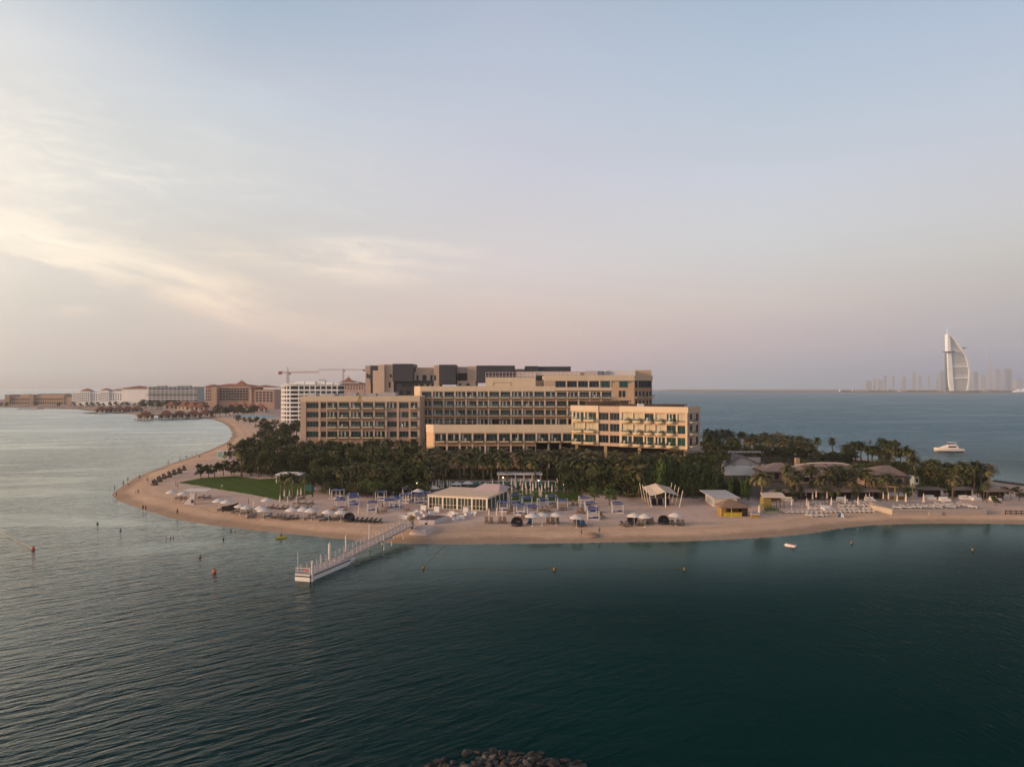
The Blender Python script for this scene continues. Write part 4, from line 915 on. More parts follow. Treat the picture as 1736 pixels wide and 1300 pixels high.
# overwater villas on stilts, and villas behind
WW=mat('villa_wall',(.28,.18,.13),.85,.15,.5); VW=mat('villa_pale',(.56,.47,.38),.85,.08,.5); JET=mat('jetty_timber',(.22,.18,.16),.85,.15,.5)
def villa_proto(name,stilts,cat):
    r=thing(name,'v',cat); b=MB(); b.box(-6.4,6.4,-4.5,4.5,1.2,4.4,WW); b.box(-6.6,-5.4,-4.7,-4.0,1.2,4.4,VW); b.box(5.2,6.6,-4.7,-4.0,1.2,4.4,VW); b.box(-1.2,0,-4.65,-4.52,1.2,4.0,VW); b.build('wall',r)
    b=MB(); b.hip(-8,8,-6.2,6.2,4.6,6.6,DTILE if stilts else TERRA); b.hip(-4.4,4.4,-3.4,3.4,6.5,9.0,DTILE if stilts else TERRA); b.tube((0,0,8.6),(0,0,10.4),.18,.04,DTILE,5); b.build('roof',r)
    b=MB(); b.box(-8.2,8.2,-7.5,6,.82,1.18,JET)
    if stilts:
        for i in range(6):
            for y in (-6.5,0,5): b.tube((-7.5+3*i,y,-1.5),(-7.5+3*i,y,.82),.22,.22,BROWNW,5)
        b.box(-8.2,8.2,-7.5,-7.3,1.183,1.7,VW)
    else: b.box(-8,8,-7,6,0,.818,VW)
    b.build('deck' if stilts else 'plinth',r)
    for x in (-4.2,2.6): inst(winmesh(2.4,2.2,GLASSD,0),'window',r,(x,-4.56,1.7))
    return Kind(r)
SV=villa_proto('stilt_villa',True,'villa'); TV=villa_proto('hillside_villa',False,'villa')
pts=[(247,712),(282,711),(305,710.5),(328,709.5),(349,708)]
for i,(px,py) in enumerate(pts): x,y=wpt(px,py); SV.put((x,y,.2),R.uniform(-.12,.12),1.02,'brown-roofed villa on stilts in the nearer row over the bay, %s'%nth(i,5),'overwater villas on stilts')
pts=[(172,700.5),(187,700),(202,700),(217,699.5),(232,699)]
for i,(px,py) in enumerate(pts): x,y=wpt(px,py); SV.put((x,y,.2),R.uniform(-.15,.15),.95,'brown-roofed villa on stilts in the farther row over the bay, %s'%nth(i,5),'overwater villas on stilts')
pts=[(290,694),(303,691.5),(317,690.5),(332,691),(347,692.5),(312,695),(325,696),(340,697),(362,693),(378,692.5),(396,694.5),(412,695),(428,697),(442,699),(404,700)]
pts.sort()
for i,(px,py) in enumerate(pts): x,y=wpt(px,py,PLAT); TV.put((x,y,PLAT),R.uniform(-.4,.4),(1.05,1.05,1.25),'red-roofed villa among the trees across the bay, %s'%nth(i,15),'red-roofed villas across the bay')
b=MB(); x0,y0=wpt(150,701); b.lathe([(9,-.5),(8,.6),(3,1.0),(0,1.1)],mat('dark_rock',(.06,.05,.042),.9,.3,.4),10); o=b.build('rock_islet',None,(x0,y0+4,0)); tag(o,'small dark rock islet off the farther row of stilt villas','rock')
b=MB(); (x0,y0),(x1,y1)=wpt(31,694.6),wpt(73,694.6); 
for i in range(8): x=x0+(x1-x0)*i/7; b.box(x-.3,x+.3,y0-.3,y0+.3,-1,1.6,JET)
b.box(x0,x1,y0-1.5,y0+1.5,1.0,1.6,JET); b.box((x0+x1)/2,(x0+x1)/2+10,y0-1,y0+2,1.602,3.4,VW); o=b.build('far_jetty',None); tag(o,'low jetty with a pale hut in front of the low brown building','jetty')
# blue site fence and beach kiosk on the far sand
b=MB(); P=[wpt(399,706.5,PLAT),wpt(430,707.5,PLAT),wpt(464,709,PLAT)]; BLUE=mat('blue_sheet',(.07,.17,.27),.7,.15,.3)
for (xa,ya),(xb,yb) in zip(P[:-1],P[1:]):
    b.M=Matrix.Translation((xa,ya,PLAT))@Matrix.Rotation(math.atan2(yb-ya,xb-xa),4,'Z'); L=math.hypot(xb-xa,yb-ya); b.box(0,L,-.06,.06,0,2.4,BLUE)
    for i in range(9): b.box(L*i/8-.08,L*i/8+.08,.065,.2,-.3,2.6,STEEL)
b.M=None; tag(b.build('site_fence'),'blue sheet fence along the far beach before the white round block','fence')
# ------------------------------------------------------------------ far right: sail-shaped tower, low shore, hazy skyline
Y=4680.0; SAIL=mat('sail_white',(.88,.87,.86),.6,.03,.02); MEM=mat('sail_fabric',(.52,.49,.45),.7,.06,.01); SLOT=mat('sail_slot',(.09,.10,.12),.6,.05,.01)
r=thing('sail_tower','white sail-shaped tower hotel with a thin mast standing in the sea at right','tower',(fx(1622,Y),Y,3)); w=Rel(r)
# right edge of the sail: (y px, x px)
edge=[(662.5,1641.5),(650,1644),(640,1645.2),(630,1645.2),(620,1644),(610,1641.2),(600,1637),(590,1631),(580,1624),(573,1617.5),(568,1611)]
lft=[(662.5,1611.5),(568,1605.8)]
def lx(py): t=(662.5-py)/(662.5-568); return 1611.5+(1606.2-1611.5)*t**1.0 if py<656 else 1611.5-(1.2)*(662.5-py)/6.5
def loft(b,cols,m):
    n=len(cols[0]); vs=[p for c in cols for p in c]; fs=[]
    for i in range(len(cols)-1):
        for j in range(n): fs.append((i*n+j,i*n+(j+1)%n,(i+1)*n+(j+1)%n,(i+1)*n+j))
    fs+=[tuple(range(n-1,-1,-1)),tuple(range((len(cols)-1)*n,len(cols)*n))]; b.add(vs,fs,m)
b=MB(); cols=[]      # curved white rib on the right
for py,px in edge:
    z=fz(py,Y); x=fx(px,Y); cols.append([(x-11,Y-5,z),(x,Y-3,z),(x+1,Y+28,z),(x-11,Y+28,z)])
loft(b,cols,SAIL); w.part(b,'curved_rib')
b=MB(); cols=[]      # straight white leg on the left
LE=[(662.5,1611.3,1616.6),(655,1608.6,1616.0),(640,1607.3,1614.9),(620,1606.6,1613.7),(600,1605.9,1612.3),(573,1605.7,1609.6),(567,1605.7,1607.6)]
for py,xa_,xb_ in LE: z=fz(py,Y); cols.append([(fx(xa_,Y),Y-6,z),(fx(xb_,Y),Y-6,z),(fx(xb_,Y),Y+22,z),(fx(xa_,Y),Y+22,z)])
loft(b,cols,SAIL); w.part(b,'leg')
def legr(py):
    for (a,_,xa_),(c,_,xc_) in zip(LE[:-1],LE[1:]):
        if c<=py<=a: return xa_+(xc_-xa_)*(a-py)/(a-c)
    return 1612
b=MB(); b.box(fx(1605.3,Y),fx(1608,Y),Y+6,Y+24,0,fz(598,Y),mat('tower_glass_edge',(.12,.14,.17),.4,.05,.02)); w.part(b,'glass_core')
b=MB(); x=fx(1607.2,Y); b.tube((x,Y+8,fz(567,Y)),(x,Y+8,fz(553,Y)),2.6,.8,SAIL,6); w.part(b,'mast')
def ex(py):
    for (a,xa),(c,xc) in zip(edge[:-1],edge[1:]):
        if c<=py<=a: return xa+(xc-xa)*(a-py)/(a-c)
    return 1620
b=MB(); cols=[]
for py in (662,650,640,630,620,610,600,592):
    z=fz(py,Y); cols.append([(fx(legr(py)+.3,Y),Y+2,z),(fx(ex(py),Y)-9,Y+2,z),(fx(ex(py),Y)-9,Y+20,z),(fx(legr(py)+.3,Y),Y+20,z)])
loft(b,cols,MEM); w.part(b,'fabric_wall')
b=MB(); cols=[]; OPEN=mat('open_frame_mesh',(.40,.41,.45),.7,.05,.02)
for py in (591.5,586,580,575.5): z=fz(py,Y); cols.append([(fx(legr(py)+.2,Y),Y+6,z),(fx(ex(py),Y)-9,Y+6,z),(fx(ex(py),Y)-9,Y+9,z),(fx(legr(py)+.2,Y),Y+9,z)])
loft(b,cols,OPEN); w.part(b,'open_top')
for i in range(17):
    py=597+3.9*i; m,h=(SAIL,.6) if i in (6,11) else (SLOT,.6)
    if i in (5,10): continue
    b=MB(); b.box(fx(legr(py)+.2,Y),fx(ex(py),Y)-9.5,Y-2.5 if m is SAIL else Y+1.2,Y+2-.01,fz(py+h*(3 if m is SAIL else 1),Y),fz(py,Y),m); w.part(b,'floor_band')
b=MB(); b.lathe([(5,fz(598.5,Y)),(32,fz(596.9,Y)),(35,fz(596.2,Y)),(32,fz(595.7,Y)),(5,fz(595.3,Y))],SLOT,18,(fx(1607.5,Y),Y-8)); w.part(b,'helipad')
b=MB(); b.add([(fx(1630,Y),Y+2,fz(592.5,Y)),(fx(1641,Y),Y+2,fz(589.3,Y)),(fx(1632,Y),Y+2,fz(588.8,Y)),(fx(1630,Y),Y+14,fz(592.5,Y)),(fx(1641,Y),Y+14,fz(589.3,Y)),(fx(1632,Y),Y+14,fz(588.8,Y))],[(0,1,2),(5,4,3),(0,3,4,1),(1,4,5,2),(2,5,3,0)],SLOT); w.part(b,'sky_lounge')
# hazy skyline
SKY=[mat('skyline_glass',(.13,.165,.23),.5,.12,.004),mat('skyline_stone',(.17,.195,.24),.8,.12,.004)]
def tower(px,top,wd,Y,kind,label,grp='hazy towers of the distant skyline'):
    r=thing('skyscraper',label,'skyscraper',(fx(px,Y),Y,0),0,grp); x=fx(px,Y); H=fz(top,Y); W_=wd*Y/F/2; m=SKY[kind%2]; b=MB()
    if kind==9:
        prof=[(60,0),(52,120),(44,260),(34,400),(24,520),(15,600),(8,660),(4,740),(1.5,H)]
        for (r0,z0),(r1,z1) in zip(prof[:-1],prof[1:]):
            for k in range(3):
                a=k*2.094+.5; b.tube((x+math.cos(a)*r0*.5,Y+math.sin(a)*r0*.5,z0),(x+math.cos(a)*r1*.5,Y+math.sin(a)*r1*.5,z1-(z1-z0)*.12*k),r0*.5,r1*.55+.5,SKY[0],6)
    else:
        b.box(x-W_,x+W_,Y,Y+W_*2,0,H*.9,m)
        b.box(x-W_*.7,x+W_*.7,Y+W_*.3,Y+W_*1.7,H*.9+.01,H*.97,m)
        if kind%3==0: b.tube((x,Y+W_,H*.97),(x,Y+W_,H*1.06),W_*.15,W_*.05,m,5)
        else: b.hip(x-W_*.7,x+W_*.7,Y+W_*.3,Y+W_*1.7,H*.97+W_*.1,H,m,None,W_*.05)
    w=Rel(r); w.part(b,'tower_body')
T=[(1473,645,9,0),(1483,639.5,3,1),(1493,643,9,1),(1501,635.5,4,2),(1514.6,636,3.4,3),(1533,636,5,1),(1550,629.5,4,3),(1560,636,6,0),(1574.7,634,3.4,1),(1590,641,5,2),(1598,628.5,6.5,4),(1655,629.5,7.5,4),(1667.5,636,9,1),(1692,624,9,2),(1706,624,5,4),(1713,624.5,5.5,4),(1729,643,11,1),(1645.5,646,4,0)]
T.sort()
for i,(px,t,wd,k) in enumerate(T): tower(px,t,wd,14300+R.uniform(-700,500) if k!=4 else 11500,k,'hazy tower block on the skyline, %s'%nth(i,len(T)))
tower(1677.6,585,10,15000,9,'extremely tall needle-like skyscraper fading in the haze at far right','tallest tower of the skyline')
# low buildings and trees on the mainland shore
q=random.Random(5); LB=[]
for i in range(34):
    px=1425+i*9.4+q.uniform(-3,3); Y=5650+q.uniform(-150,900); LB.append((px,Y,q.uniform(6,16),q.uniform(1,4.5)))
LB.sort()
for i,(px,Y,h,wd) in enumerate(LB):
    b=MB(); x=fx(px,Y); W_=wd*Y/F/2; mm=q.choice([ROSE,WROT,SANDST,SANDST]); b.box(x-W_,x+W_,Y,Y+20,2,2+h,mm); b.hip(x-W_-1,x+W_+1,Y-1,Y+21,2+h+.5,2+h+4,q.choice([TERRA,mm,DTILE]))
    tag(b.build('shore_house'),'small low house on the distant mainland shore, '+nth(i,len(LB)),'house','houses on the mainland shore')
q=random.Random(9); b=MB()
for i in range(1500):
    px=q.uniform(1425,1760); Y=5350+q.uniform(0,250); x=fx(px,Y); h=q.uniform(3,9) if (int(px/23)%3) else q.uniform(2,4); d=Vector((q.uniform(-3,3),0,h)); b.add([(x-5,Y,2),(x+5,Y,2),(x+4+d.x,Y+2,2+h),(x-4+d.x,Y+2,2+h*.8)],[(0,1,2,3)],LG)
for i in range(260):
    px=q.uniform(1642,1662); Y=4700; x=fx(px,Y); h=q.uniform(3,11); b.add([(x-3,Y,2),(x+3,Y,2),(x+2,Y+2,3+h),(x-3,Y+2,3+h*.8)],[(0,1,2,3)],LG)
tag(b.build('far_treeline'),'line of dark trees along the distant mainland shore','treeline',None,'stuff')
Y=5000; b=MB(); x=fx(1731,Y)
for i in range(3): b.add([(x-40+i*30,Y,4),(x+i*30,Y,4),(x-6+i*36,Y+10,4+22+i*4),(x-40+i*30,Y+40,4),(x+i*30,Y+40,4)],[(0,1,2),(1,4,2),(4,3,2),(3,0,2)],SAIL)
tag(b.build('tent_roof'),'white peaked tent roof on the shore at the far right edge','tent')
# ------------------------------------------------------------------ people: one continuous skinned figure, clothing by material, hair as a child
SKIN=mat('skin',(.30,.17,.11),.7,.15,3); SKIN2=mat('pale_skin',(.50,.33,.25),.7,.1,3); HAIR=mat('hair',(.02,.015,.012),.6,.1,5)
def figure(seed,shirt,pants,skin,pose=0):
    q=random.Random(seed); st=.10+.08*q.random(); ar=q.uniform(.1,.25)
    J=[(0,0,.95),(0,0,1.15),(0,0,1.38),(0,.0,1.50),(0,-.02,1.62),(0,-.02,1.74),
       (.19,0,1.40),(.26+ar*.3,-.03,1.13),(.27+ar*.5,-.12,.90),(-.19,0,1.40),(-.26-ar*.3,.02,1.13),(-.27-ar*.4,-.05,.90),
       (.10,0,.90),(.12,-st,.50),(.12,-st*.4,.06),(.13,-st*.4-.14,.03),(-.10,0,.90),(-.12,st*.7,.50),(-.12,st*1.6,.08),(-.13,st*1.6-.14,.03),
       (.285+ar*.52,-.16,.82),(-.285-ar*.42,-.09,.82)]
    Ed=[(0,1),(1,2),(2,3),(3,4),(4,5),(2,6),(6,7),(7,8),(8,20),(2,9),(9,10),(10,11),(11,21),(0,12),(12,13),(13,14),(14,15),(0,16),(16,17),(17,18),(18,19)]
    rr=[.145,.13,.15,.065,.10,.085,.07,.052,.04,.07,.052,.04,.10,.07,.045,.035,.10,.07,.045,.035,.03,.03]
    me=bpy.data.meshes.new('tmp'); me.from_pydata(J,Ed,[]); o=bpy.data.objects.new('tmp',me); COL.objects.link(o)
    m=o.modifiers.new('s','SKIN'); 
    for i,v in enumerate(me.skin_vertices[0].data): v.radius=(rr[i],rr[i]*.8); v.use_root=(i==0)
    o.modifiers.new('d','SUBSURF').levels=1
    dg=bpy.context.evaluated_depsgraph_get(); ev=bpy.data.meshes.new_from_object(o.evaluated_get(dg)); bpy.data.objects.remove(o)
    ev.name='person'; ev.materials.clear()
    for mm in (skin,shirt,pants): ev.materials.append(mm)
    for p in ev.polygons:
        z=p.center.z; x=abs(p.center.x); p.use_smooth=True
        p.material_index=1 if (.98<z<1.46 and x<.24) else (2 if .45<z<=.98 and x<.24 else 0)
    root=bpy.data.objects.new('person',ev); COL.objects.link(root)
    h=MB(); h.lathe([(.085,1.66),(.105,1.72),(.095,1.79),(.05,1.83),(.0,1.84)],HAIR,8,(0,.0)); h.build('hair',root)
    tag(root,'person','person'); return Kind(root)
CL=lambda n,c: mat(n,c,.9,.1,3)
FIG=[figure(1,CL('black_cloth',(.015,.015,.018)),CL('black_cloth',(.015,.015,.018)),SKIN),figure(2,SKIN2,CL('navy_cloth',(.02,.025,.06)),SKIN2),figure(3,CL('grey_cloth',(.12,.12,.13)),CL('dark_cloth',(.03,.03,.035)),SKIN),
     figure(4,CL('rust_cloth',(.22,.06,.035)),CL('dark_cloth',(.03,.03,.035)),SKIN),figure(5,CL('white_cloth',(.55,.53,.5)),CL('grey_cloth',(.12,.12,.13)),SKIN),figure(6,SKIN2,CL('black_cloth',(.015,.015,.018)),SKIN2)]
def person(px,py,k,label,group=None,sink=0.0,rz=None,sc=1.0):
    x,y,z=G(px,py) if sink==0 else (*wpt(px,py),0.0)
    FIG[k].put((x,y,z-sink),R.random()*6.28 if rz is None else rz,sc,label,group)
person(243,866.5,0,'person in black standing at the water edge, left one of a close pair','people at the water edge',rz=.3); person(247.7,867.2,0,'person in black standing at the water edge, right one of a close pair','people at the water edge',rz=-.3)
person(301,873.5,0,'person in black standing alone where the front shore begins to curve','people at the water edge')
person(234.6,838.5,2,'person in grey standing beside a small child on the left sand tip'); person(230.4,837.5,1,'small child beside a grown person on the left sand tip',sc=.65)
person(198,841.5,3,'person in rust red at the very tip of the beach')
for i,(px,py,k) in enumerate([(209.7,823),(217,816.5),(219,823.5),(237,812.5),(249,816.5),(251.2,817)] and [(209.7,823,0),(217,816.5,2),(219,823.5,1),(237,812.5,2),(249,816.5,1),(251.2,817.3,2)]): person(px,py,k,'person on the left side of the beach tip, %s'%nth(i,6),'people on the beach tip')
for i,(px,py,k,s) in enumerate([(194.7,827,0,.9),(285.4,784.5,0,.5),(305.8,781.5,2,.2),(316.5,777.5,0,.0),(326,771.8,1,.4),(334,771.5,1,.2),(338.6,777,0,0)]): person(px,py,k,'person by the bay shore on the left, %s'%nth(i,7),'people along the bay shore',sink=s)
person(298.4,824.8,2,'person standing beside another near the left lawn corner',None); person(301.2,827,1,'person in dark shorts before the left lawn corner')
person(376.5,829.5,4,'person in white on the lawn'); person(422,854.8,2,'person in grey walking behind the white parasols'); person(530,845.5,0,'person standing at the right end of the lawn by the palms')
person(648.8,863.5,3,'person in rust red beside a blue-roofed cabana'); person(985.5,908,0,'person in black standing near the water right of centre'); person(1015.9,906,2,'person bending over a sand pile near the water',None)
SW=[(166,886.5),(205,898),(282,911.5),(290,910.5),(294.2,910),(379,912.5),(392,898),(399.5,900),(340,943)]
for i,(px,py) in enumerate(sorted(SW)): person(px,py+1.5,[0,2,3][i%3],'swimmer chest deep in the water left of the pier, %s'%nth(i,len(SW)),'swimmers',sink=1.22)
# ------------------------------------------------------------------ beach furniture prototypes
CANV=mat('white_canvas',(.62,.57,.53),.85,.06,1); CANV2=mat('grey_canvas',(.55,.52,.52),.85,.08,1); NAVY=mat('navy_canvas',(.017,.045,.18),.85,.15,1); WICK=mat('dark_wicker',(.050,.036,.028),.8,.25,6)
POLE=mat('white_pole',(.62,.57,.52),.5,.06,2); TOWB=mat('blue_towel',(.02,.065,.13),.9,.15,2); CUSH=mat('grey_cushion',(.16,.13,.115),.9,.15,2); WICKL=mat('brown_wicker',(.20,.135,.095),.85,.2,6); CREAMC=mat('cream_canvas',(.62,.50,.40),.85,.06,1)
DKC=mat('ink_cushion',(.012,.016,.035),.9,.15,2)
PINKW=mat('whitewashed_wood',(.52,.45,.43),.75,.08,1)
def parasol():
    r=thing('parasol','p','parasol'); b=MB(); n=8; R0=1.5
    for ring in ((.0,2.75,.55,2.62),(.5,2.58,R0,2.15)):
        r0,z0,r1,z1=ring
        for i in range(n):
            a,c=2*math.pi*i/n,2*math.pi*(i+1)/n; m=(a+c)/2; k=.975
            P=[(r0*math.cos(a),r0*math.sin(a),z0),(r1*math.cos(a),r1*math.sin(a),z1),(r1*k*math.cos(m),r1*k*math.sin(m),z1+.03),(r1*math.cos(c),r1*math.sin(c),z1),(r0*math.cos(c),r0*math.sin(c),z0)]
            b.add(P,[(0,1,2,4),(2,3,4)],CANV)
    for i in range(n):
        a,c=2*math.pi*i/n,2*math.pi*(i+1)/n; b.add([(R0*math.cos(a),R0*math.sin(a),2.15),(R0*math.cos(c),R0*math.sin(c),2.15),(R0*math.cos(c)*1.01,R0*math.sin(c)*1.01,1.98),(R0*math.cos(a)*1.01,R0*math.sin(a)*1.01,1.98)],[(0,3,2,1)],CANV)
    b.build('canopy',r); b=MB(); b.tube((0,0,0),(0,0,2.75),.035,.03,POLE,6); 
    for i in range(n): a=2*math.pi*i/n; b.bar((0,0,1.75),(.95*math.cos(a),.95*math.sin(a),2.36),.025,POLE)
    b.lathe([(.3,-.1),(.3,.07),(.06,.1)],POLE,8); b.build('pole',r); return Kind(r)
def folded():
    r=thing('folded_parasol','p','parasol'); b=MB(); n=12; pr=[(.05,.95),(.26,1.0),(.21,1.45),(.20,1.6),(.15,2.2),(.05,2.75)]; vs=[]
    for R0,z in pr:
        for i in range(n): a=2*math.pi*i/n; k=R0*(1.0 if i%2 else .62); vs.append((k*math.cos(a),k*math.sin(a),z))
    b.add(vs,[(j*n+i,j*n+(i+1)%n,(j+1)*n+(i+1)%n,(j+1)*n+i) for j in range(len(pr)-1) for i in range(n)]+[tuple(range(n-1,-1,-1))],CREAMC); b.build('canopy',r)
    b=MB(); b.tube((0,0,-.1),(0,0,2.85),.03,.03,POLE,6).lathe([(.28,-.1),(.28,.06),(.05,.09)],POLE,8); b.build('pole',r); return Kind(r)
def cabana():
    r=thing('beach_cabana','c','cabana'); b=MB()
    for sx in (-1,1):
        for sy in (-1,1): b.box(sx*1.2-.06,sx*1.2+.06,sy*1.1-.06,sy*1.1+.06,-.15,2.45,POLE)
        b.box(sx*1.2-.05,sx*1.2+.05,-1.04,1.04,2.3,2.42,POLE); b.box(-1.14,1.14,sx*1.1-.05,sx*1.1+.05,2.3,2.42,POLE)
    b.build('frame',r); b=MB(); n=6; vs=[]; 
    for i in range(n+1):
        for j in range(n+1):
            u,v=i/n*2-1,j/n*2-1; vs.append((u*1.28,v*1.18,2.46+.16*math.cos(u*math.pi)*.5+.04*math.sin(5*v)))
    b.add(vs,[(i*(n+1)+j,(i+1)*(n+1)+j,(i+1)*(n+1)+j+1,i*(n+1)+j+1) for i in range(n) for j in range(n)],NAVY)
    b.box(-1.3,1.3,-1.22,-1.19,2.16,2.40,NAVY); b.box(-1.3,1.3,1.19,1.22,2.16,2.4,NAVY); b.build('canopy',r)
    b=MB(); b.box(-1.1,1.1,-.98,1.0,.02,.32,PINKW); b.box(-1.13,1.13,-1.16,1.16,-.1,.015,PINKW); b.build('platform',r)
    b=MB(); b.box(-1.02,1.02,-.92,.95,.322,.52,NAVY); b.box(-1.0,1.0,.55,.9,.522,.8,PINKW); b.box(-.95,-.1,-.85,-.45,.522,.62,CANV2); b.build('mattress',r)
    for sx in (-1,1):
        b=MB(); 
        for k in range(4): a=sx*1.2-sx*.02*k; b.box(min(a,a+.07),max(a,a+.07),.98-.03*k,1.07-.03*k,.4,2.28,CANV2)
        b.build('curtain',r)
    return Kind(r)
def lounger(name,fm,cm,back=.62):
    r=thing(name,'l','sun lounger'); b=MB()
    b.box(-.34,.34,-1.0,.95,.24,.32,fm)
    for sx in (-1,1):
        for y in (-.85,.8): b.box(sx*.30-.04,sx*.30+.04,y-.05,y+.05,-.06,.238,fm)
    b.build('frame',r); b=MB(); b.box(-.33,.33,-.98,.25,.323,.42,cm)
    y1=.25+.75*math.cos(back); z1=.40+.75*math.sin(back); b.add([(-.33,.25,.36),(.33,.25,.36),(.33,y1,z1),(-.33,y1,z1),(-.33,.19,.44),(.33,.19,.44),(.33,y1-.05,z1+.09),(-.33,y1-.05,z1+.09)],[(0,3,2,1),(4,5,6,7),(0,1,5,4),(1,2,6,5),(2,3,7,6),(3,0,4,7)],cm)
    b.box(-.22,.22,.5,.56,.66,.86,cm); b.build('cushion',r); return Kind(r)
def basket():
    r=thing('basket_daybed','b','daybed'); b=MB(); n=12
    b.lathe([(1.05,0),(1.15,.2),(1.1,.42)],WICK,n); b.build('base',r)
    b=MB(); vs=[]; rows_=6
    for j in range(rows_+1):
        t=j/rows_*math.pi/2
        for i in range(n+1):
            a=math.pi*(i/n)*1.05-.08; vs.append((1.12*math.cos(a)*math.cos(t)**.7,1.12*math.sin(a)*math.cos(t)**.7,.43+1.25*math.sin(t)))
    b.add(vs,[(j*(n+1)+i,j*(n+1)+i+1,(j+1)*(n+1)+i+1,(j+1)*(n+1)+i) for j in range(rows_) for i in range(n)],WICK)
    for k in range(4):
        t=k*.32; b.path([(1.14*math.cos(rad(a)),-.1-math.sin(t)*.9,.45+1.22*math.sin(rad(a))*math.cos(t)) for a in range(0,181,20)],[.03]*10,WICK,4)
    b.build('hood',r); b=MB(); b.lathe([(1.0,.42),(1.0,.56),(.9,.6)],DKC,n); b.box(-.6,.0,.3,.6,.6,.85,TOWB); b.box(.05,.6,.3,.6,.6,.85,CUSH); b.build('cushion',r); return Kind(r)
def pod():
    r=thing('wicker_pod','b','daybed'); b=MB(); n=10; b.box(-1.1,1.1,-.9,.9,-.1,.45,WICK); b.build('base',r)
    b=MB(); P=[(-1.15,-.2,.45),(-1.15,.95,.45),(1.15,.95,.45),(1.15,-.2,.45),(-.75,-.7,1.7),(-.7,.6,1.75),(.7,.6,1.75),(.75,-.7,1.7),(0,0,2.3)]
    b.add(P,[(0,1,5,4),(1,2,6,5),(2,3,7,6),(4,5,8),(5,6,8),(6,7,8),(7,4,8)],mat('weathered_wicker',(.13,.10,.08),.9,.25,5)); b.build('hood',r)
    b=MB(); b.box(-1.0,1.0,-.85,.85,.452,.62,CUSH); b.build('cushion',r); return Kind(r)
def sofa():
    r=thing('white_sofa','s','sofa'); b=MB(); b.box(-.8,.8,-.45,.45,0,.36,PINKW); b.build('base',r); b=MB(); b.box(-.8,.8,.28,.45,.363,.85,WHITE).box(-.8,-.64,-.45,.277,.363,.62,WHITE).box(.64,.8,-.45,.277,.363,.62,WHITE); b.build('backrest',r)
    b=MB(); b.box(-.62,.62,-.43,.26,.365,.5,CANV); b.build('cushion',r); return Kind(r)
PAR=parasol(); FOL=folded(); CAB=cabana(); LD=lounger('sun_lounger',WICK,CUSH); LDB=lounger('sun_lounger',WICK,TOWB); LK=lounger('sun_lounger',WICK,mat('black_cushion',(.02,.018,.018),.9,.1,2)); LB_=lounger('lounge_chair',WICKL,WICKL,1.0); LW=lounger('white_lounger',mat('lounger_frame',(.50,.45,.42),.7,.08,1),mat('lounger_canvas',(.50,.44,.41),.85,.1,1),.35); BAS=basket(); POD=pod(); SOF=sofa()
def many(kinds,pts,phrase,group,rz=(0,0),sc=(1,1)):
    pts=sorted(pts); n=len(pts)
    for i,p in enumerate(pts):
        k=kinds[p[2]] if len(p)>2 else kinds[i%len(kinds)] if len(kinds)>1 else kinds[0]
        x,y,z=G(p[0],p[1]); k.put((x,y,z),R.uniform(*rz),R.uniform(*sc),phrase%nth(i,n),group)
O=15.5
many([PAR],[(x,y+O) for x,y in [(292,833),(311,834.5),(371.4,848.5),(385,850.3),(407.7,857),(418.7,859.5),(442.9,860.6),(446.9,865.3),(452.6,846.6),(495.5,865.3),(514.6,864.7),(527.8,865.8),(557,868),(578,868)]],'open white parasol on the sand left of the pier, %s','white parasols on the beach',(0,6),(1.0,1.12))
many([PAR],[(x,y+O+1) for x,y in [(902.4,875.2),(919,873.9),(942.7,873.5),(977.3,877.7),(1075,874.8),(1093.4,876.3),(1145.4,874)]],'open white parasol on the front beach right of the pier, %s','white parasols on the beach',(0,6),(1.05,1.15))
many([PAR],[(x,y+13) for x,y in [(774.3,820.3),(793.3,819.3),(735.7,828),(709,833.9),(692,828.8),(678,828)]],'open pale parasol by the pool, %s','white parasols by the pool',(0,6),(1.1,1.2))
many([FOL],[(853.4,834),(867.2,829),(871.8,829),(874.7,832),(882.2,829),(891.4,833),(899,829.5),(908.7,833.5),(924.3,834),(930,831.8),(942,833.5),(944.4,830),(885.7,838),(903.5,838.7),(918.5,839.3),(935.8,839.3),(867.8,844),(899.5,844.5),(892.6,844.5),(917.4,848.5),(914.5,847)],'folded cream parasol in the cluster right of the glass pavilion, %s','folded parasols by the pool',(0,6),(1.15,1.3))
many([FOL],[(730,829),(739.5,832.5),(744,829.4),(747.7,833.4),(751.5,833.4),(758.5,829.4),(762,833),(764.8,833),(781.3,833),(835,828),(723,841.3),(683,844.8),(697.7,851.4),(688,857.8),(703,840),(667,842)],'folded cream parasol behind and left of the glass pavilion, %s','folded parasols by the pool',(0,6),(1.05,1.2))
many([FOL],[(488,857.9),(502.5,858.5),(559,845),(555,838),(608.5,878),(622.9,879),(637.8,878),(482.3,847),(491,846.5),(504.8,845),(510.5,845),(430,868),(475,858)],'folded cream parasol on the sand left of the pier, %s','folded parasols on the beach',(0,6),(1,1.15))
many([FOL],[(829,880.5),(842,880.5),(851.7,880.5)],'thin folded parasol standing between brown lounge chairs, %s of three','folded parasols on the beach',(0,6),(1,1.05))
many([FOL],[(1341.8,862.5),(1367.6,862.8),(1370.4,869),(1366,846),(1383.3,849),(1401.7,850),(1409,863),(1432.6,857.5),(1454.3,862),(1467.6,854.3),(1473.6,853.8),(1497,851),(1506,852),(1520.5,855.7),(1377.3,852)],'folded cream parasol among the white loungers at the right, %s','folded parasols at the right beach',(0,6),(1,1.15))
many([CAB],[(573.3,845),(578,861.8),(598.7,852),(600,857),(632,866),(646,847),(659.7,862),(670,857),(671.7,861),(711,854),(688,852),(700,849.5),(721,848)],'navy-roofed white cabana left of the glass pavilion, %s','navy and white beach cabanas',(-.3,.3),(1.0,1.12))
